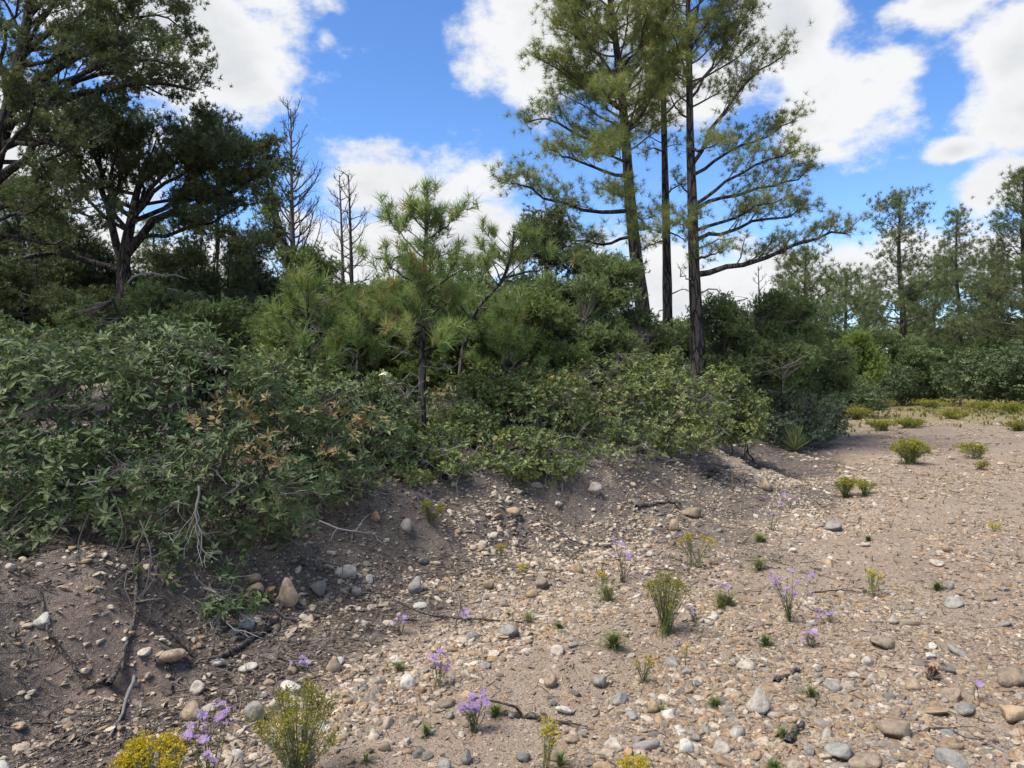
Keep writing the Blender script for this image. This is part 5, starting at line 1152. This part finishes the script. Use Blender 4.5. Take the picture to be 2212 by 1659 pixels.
stick('dead_twig', 'pale forked dead twig hanging from the oak front', [(430, 1050), (425, 1120), (432, 1180), (470, 1210)], .008, .003, M_grey, 'twig', 0, 14, None, [4.4, 4.32, 4.28, 4.25])
stick('fallen_branch', 'long thin pale branch lying over the bank beside the oak', [(880, 1010), (950, 985), (1010, 965)], .008, .004, M_grey, 'branch', .03, 8)
stick('fallen_branch', 'dark fallen branch high on the white stony slope', [(1375, 1100), (1420, 1090), (1470, 1092)], .022, .012, M_root, 'branch', .02, 4)
stick('fallen_branch', 'dark stump-like stick at the head of the slope', [(1530, 1035), (1550, 1020), (1575, 1012)], .03, .02, M_root, 'branch', .03, 3)
stick('fallen_branch', 'tangled dead branch under the wide oak thicket', [(1400, 985), (1450, 1000), (1520, 1005), (1600, 1015)], .012, .006, M_grey, 'branch', .03, 12)
stick('bark_stick', 'bark-covered stick in the gravel right of the largest pale rock', [(1675, 1480), (1700, 1465), (1725, 1452)], .016, .012, M_root, 'stick', .014, 0)
stick('bark_stick', 'bark-covered stick beside the dark green tuft', [(1700, 1610), (1715, 1590), (1735, 1570)], .016, .010, M_root, 'stick', .014, 0)
stick('fallen_stick', 'dark crumbling stick beside the spilling aster', [(1090, 1545), (1140, 1555), (1190, 1565), (1235, 1568)], .018, .010, M_root, 'stick', .012, 6)
stick('fallen_stick', 'short dark stick left of the small orange cobble on the slope', [(1205, 1185), (1225, 1200), (1245, 1225)], .012, .006, M_root, 'stick', .014, 2)
stick('fallen_stick', 'thin grey wood splinter above the largest pale rock', [(1575, 1445), (1620, 1440), (1660, 1442)], .006, .003, M_grey, 'stick', .012, 2)
stick('fallen_stick', 'curved thin pale stick standing in the litter below the dark branch', [(980, 1365), (992, 1320), (990, 1290)], .004, .002, M_grey, 'stick', .02, 0)
stick('fallen_stick', 'dark curled twig in bare earth near the ochre slab', [(1985, 1590), (2030, 1580), (2070, 1592)], .008, .003, M_root, 'stick', .012, 4)
stick('fallen_branch', 'drift line of dark needles and sticks below the widest aster', [(1750, 1285), (1820, 1280), (1890, 1287)], .006, .003, M_root, 'branch', .012, 12)
cp = G(2013, 1470); cone = thing('pinecone', 'brown open pinecone lying in the gravel at right', 'pinecone', cp)
cb = Buf(); core = Tubes(); axis_ = nrm(np.array([.5, .3, .35])); c0 = cp + Z * .025 - axis_ * .035
core.add(np.array([c0 + axis_ * .075 * t_ for t_ in np.linspace(0, 1, 6)]), 0, 0, 6, np.array([.008, .016, .018, .014, .009, .002])); part('core', core.buf(), M_root, cone, True)
fo = Fol()
for k in range(70):
    t_ = k / 70; a = 2.399 * k; pp = c0 + axis_ * (.005 + .068 * t_); e1 = nrm(np.cross(axis_, [0, 0, 1.])); e2 = np.cross(axis_, e1)
    fo.add(pp, e1 * math.cos(a) + e2 * math.sin(a) + axis_ * .5, .036 * math.sin(math.pi * (.15 + .8 * t_)) + .006, rng.random())
part('scales', fo.buf([leaf(0, .3, .2, .25, 2)]), plain('cone_scales', (.06, .04, .028), (.17, .115, .08)), cone)

# --- say which cobble is which: colour, size and the nearest thing one can find
LMK = [(o_.location.copy(), ph) for o_ in list(COL.objects) for key, ph in (
    ('large feathery', 'large feathery rabbitbrush'), ('dense golden flowered', 'golden flower mound'), ('middle rabbitbrush with', 'middle rabbitbrush'), ('loose shrub with separate', 'loose yellow-headed shrub'), ('round yellow-topped', 'round yellow-topped bush'),
    ('flat-topped yellow', 'flat-topped yellow bush'), ('tall stalk with', 'tall yellow flower stalk'), ('small bright yellow flower', 'small bright yellow flower'), ('sprawling weed', 'sprawling yellow-tipped weed'), ('dark twiggy weed', 'dark twiggy weed'),
    ('purple aster cluster beside', 'purple aster cluster at bottom left'), ('purple aster spilling', 'aster spilling over bare earth'), ('upright purple aster', 'upright purple aster'), ('tall bare-stemmed', 'tall bare-stemmed aster'), ('tall purple aster far', 'tall far purple aster'),
    ('widest purple', 'widest purple aster'), ('grass tuft with a few', 'purple-flowered grass tuft'), ('small purple aster low', 'small aster left of the slab heap'), ('single purple aster on a thin', 'single aster at right'), ('bushy green tuft', 'bushy green tuft'), ('compact green tuft', 'compact green tuft'),
    ('dark green tuft left', 'dark green tuft'), ('largest pale angular', 'largest pale angular rock'), ('big smooth grey-brown', 'big smooth rock at the right edge'), ('brown open pinecone', 'pinecone'), ('round speckled grey', 'round speckled grey cobble'), ('round tan cobble beside the thick', 'round tan cobble by the root'),
    ('thick dark gnarled', 'thick gnarled root'), ('fractured blue-grey', 'fractured blue-grey stone'), ('tall tan boulder', 'tall upright boulder'), ('flat grey cobble in the middle', 'flat grey cobble in mid slope'), ('smooth orange-tan', 'smooth orange-tan cobble'), ('rounded brown cobble at the end', 'rounded brown cobble'),
    ('smooth flat grey cobble', 'flat grey cobble by the runnel'), ('broad flat brown', 'broad flat brown rock'), ('large rounded brown', 'large rounded brown cobble'), ('rounded grey boulder', 'rounded grey boulder'), ('ochre triangular', 'ochre triangular stone'), ('white blocky', 'white blocky stone'), ('layered orange', 'layered orange slab'))
    if str(o_.get('label', '')).startswith(key)]
SEEN = {}
for p, rad, colr, zone, o_ in AUTO:
    xi = p[0] / p[1]; best = min(LMK, key=lambda m_: (m_[0].x / m_[0].y - xi) ** 2 + (1.6 / m_[0].y - 1.6 / p[1]) ** 2)
    dx = xi - best[0].x / best[0].y; dy = 1.6 / p[1] - 1.6 / best[0].y
    rel = ('right of' if dx > 0 else 'left of') if abs(dx) > abs(dy) else ('in front of' if dy > 0 else 'behind')
    dist = math.hypot(dx, dy); how = 'close ' if dist < .03 else '' if dist < .06 else 'well '
    lab_ = '%s %s cobble %s%s the %s' % ('large' if rad > .043 else 'small' if rad < .028 else 'medium', {'white': 'white', 'pale': 'cream', 'tan': 'tan', 'grey': 'grey', 'brown': 'brown', 'dark': 'dark grey'}[colr], how, rel, best[1])
    if lab_ in SEEN: lab_ = ('nearer ' if p[1] < SEEN[lab_][1] else 'farther ') + lab_
    SEEN[lab_] = p; o_['label'] = lab_
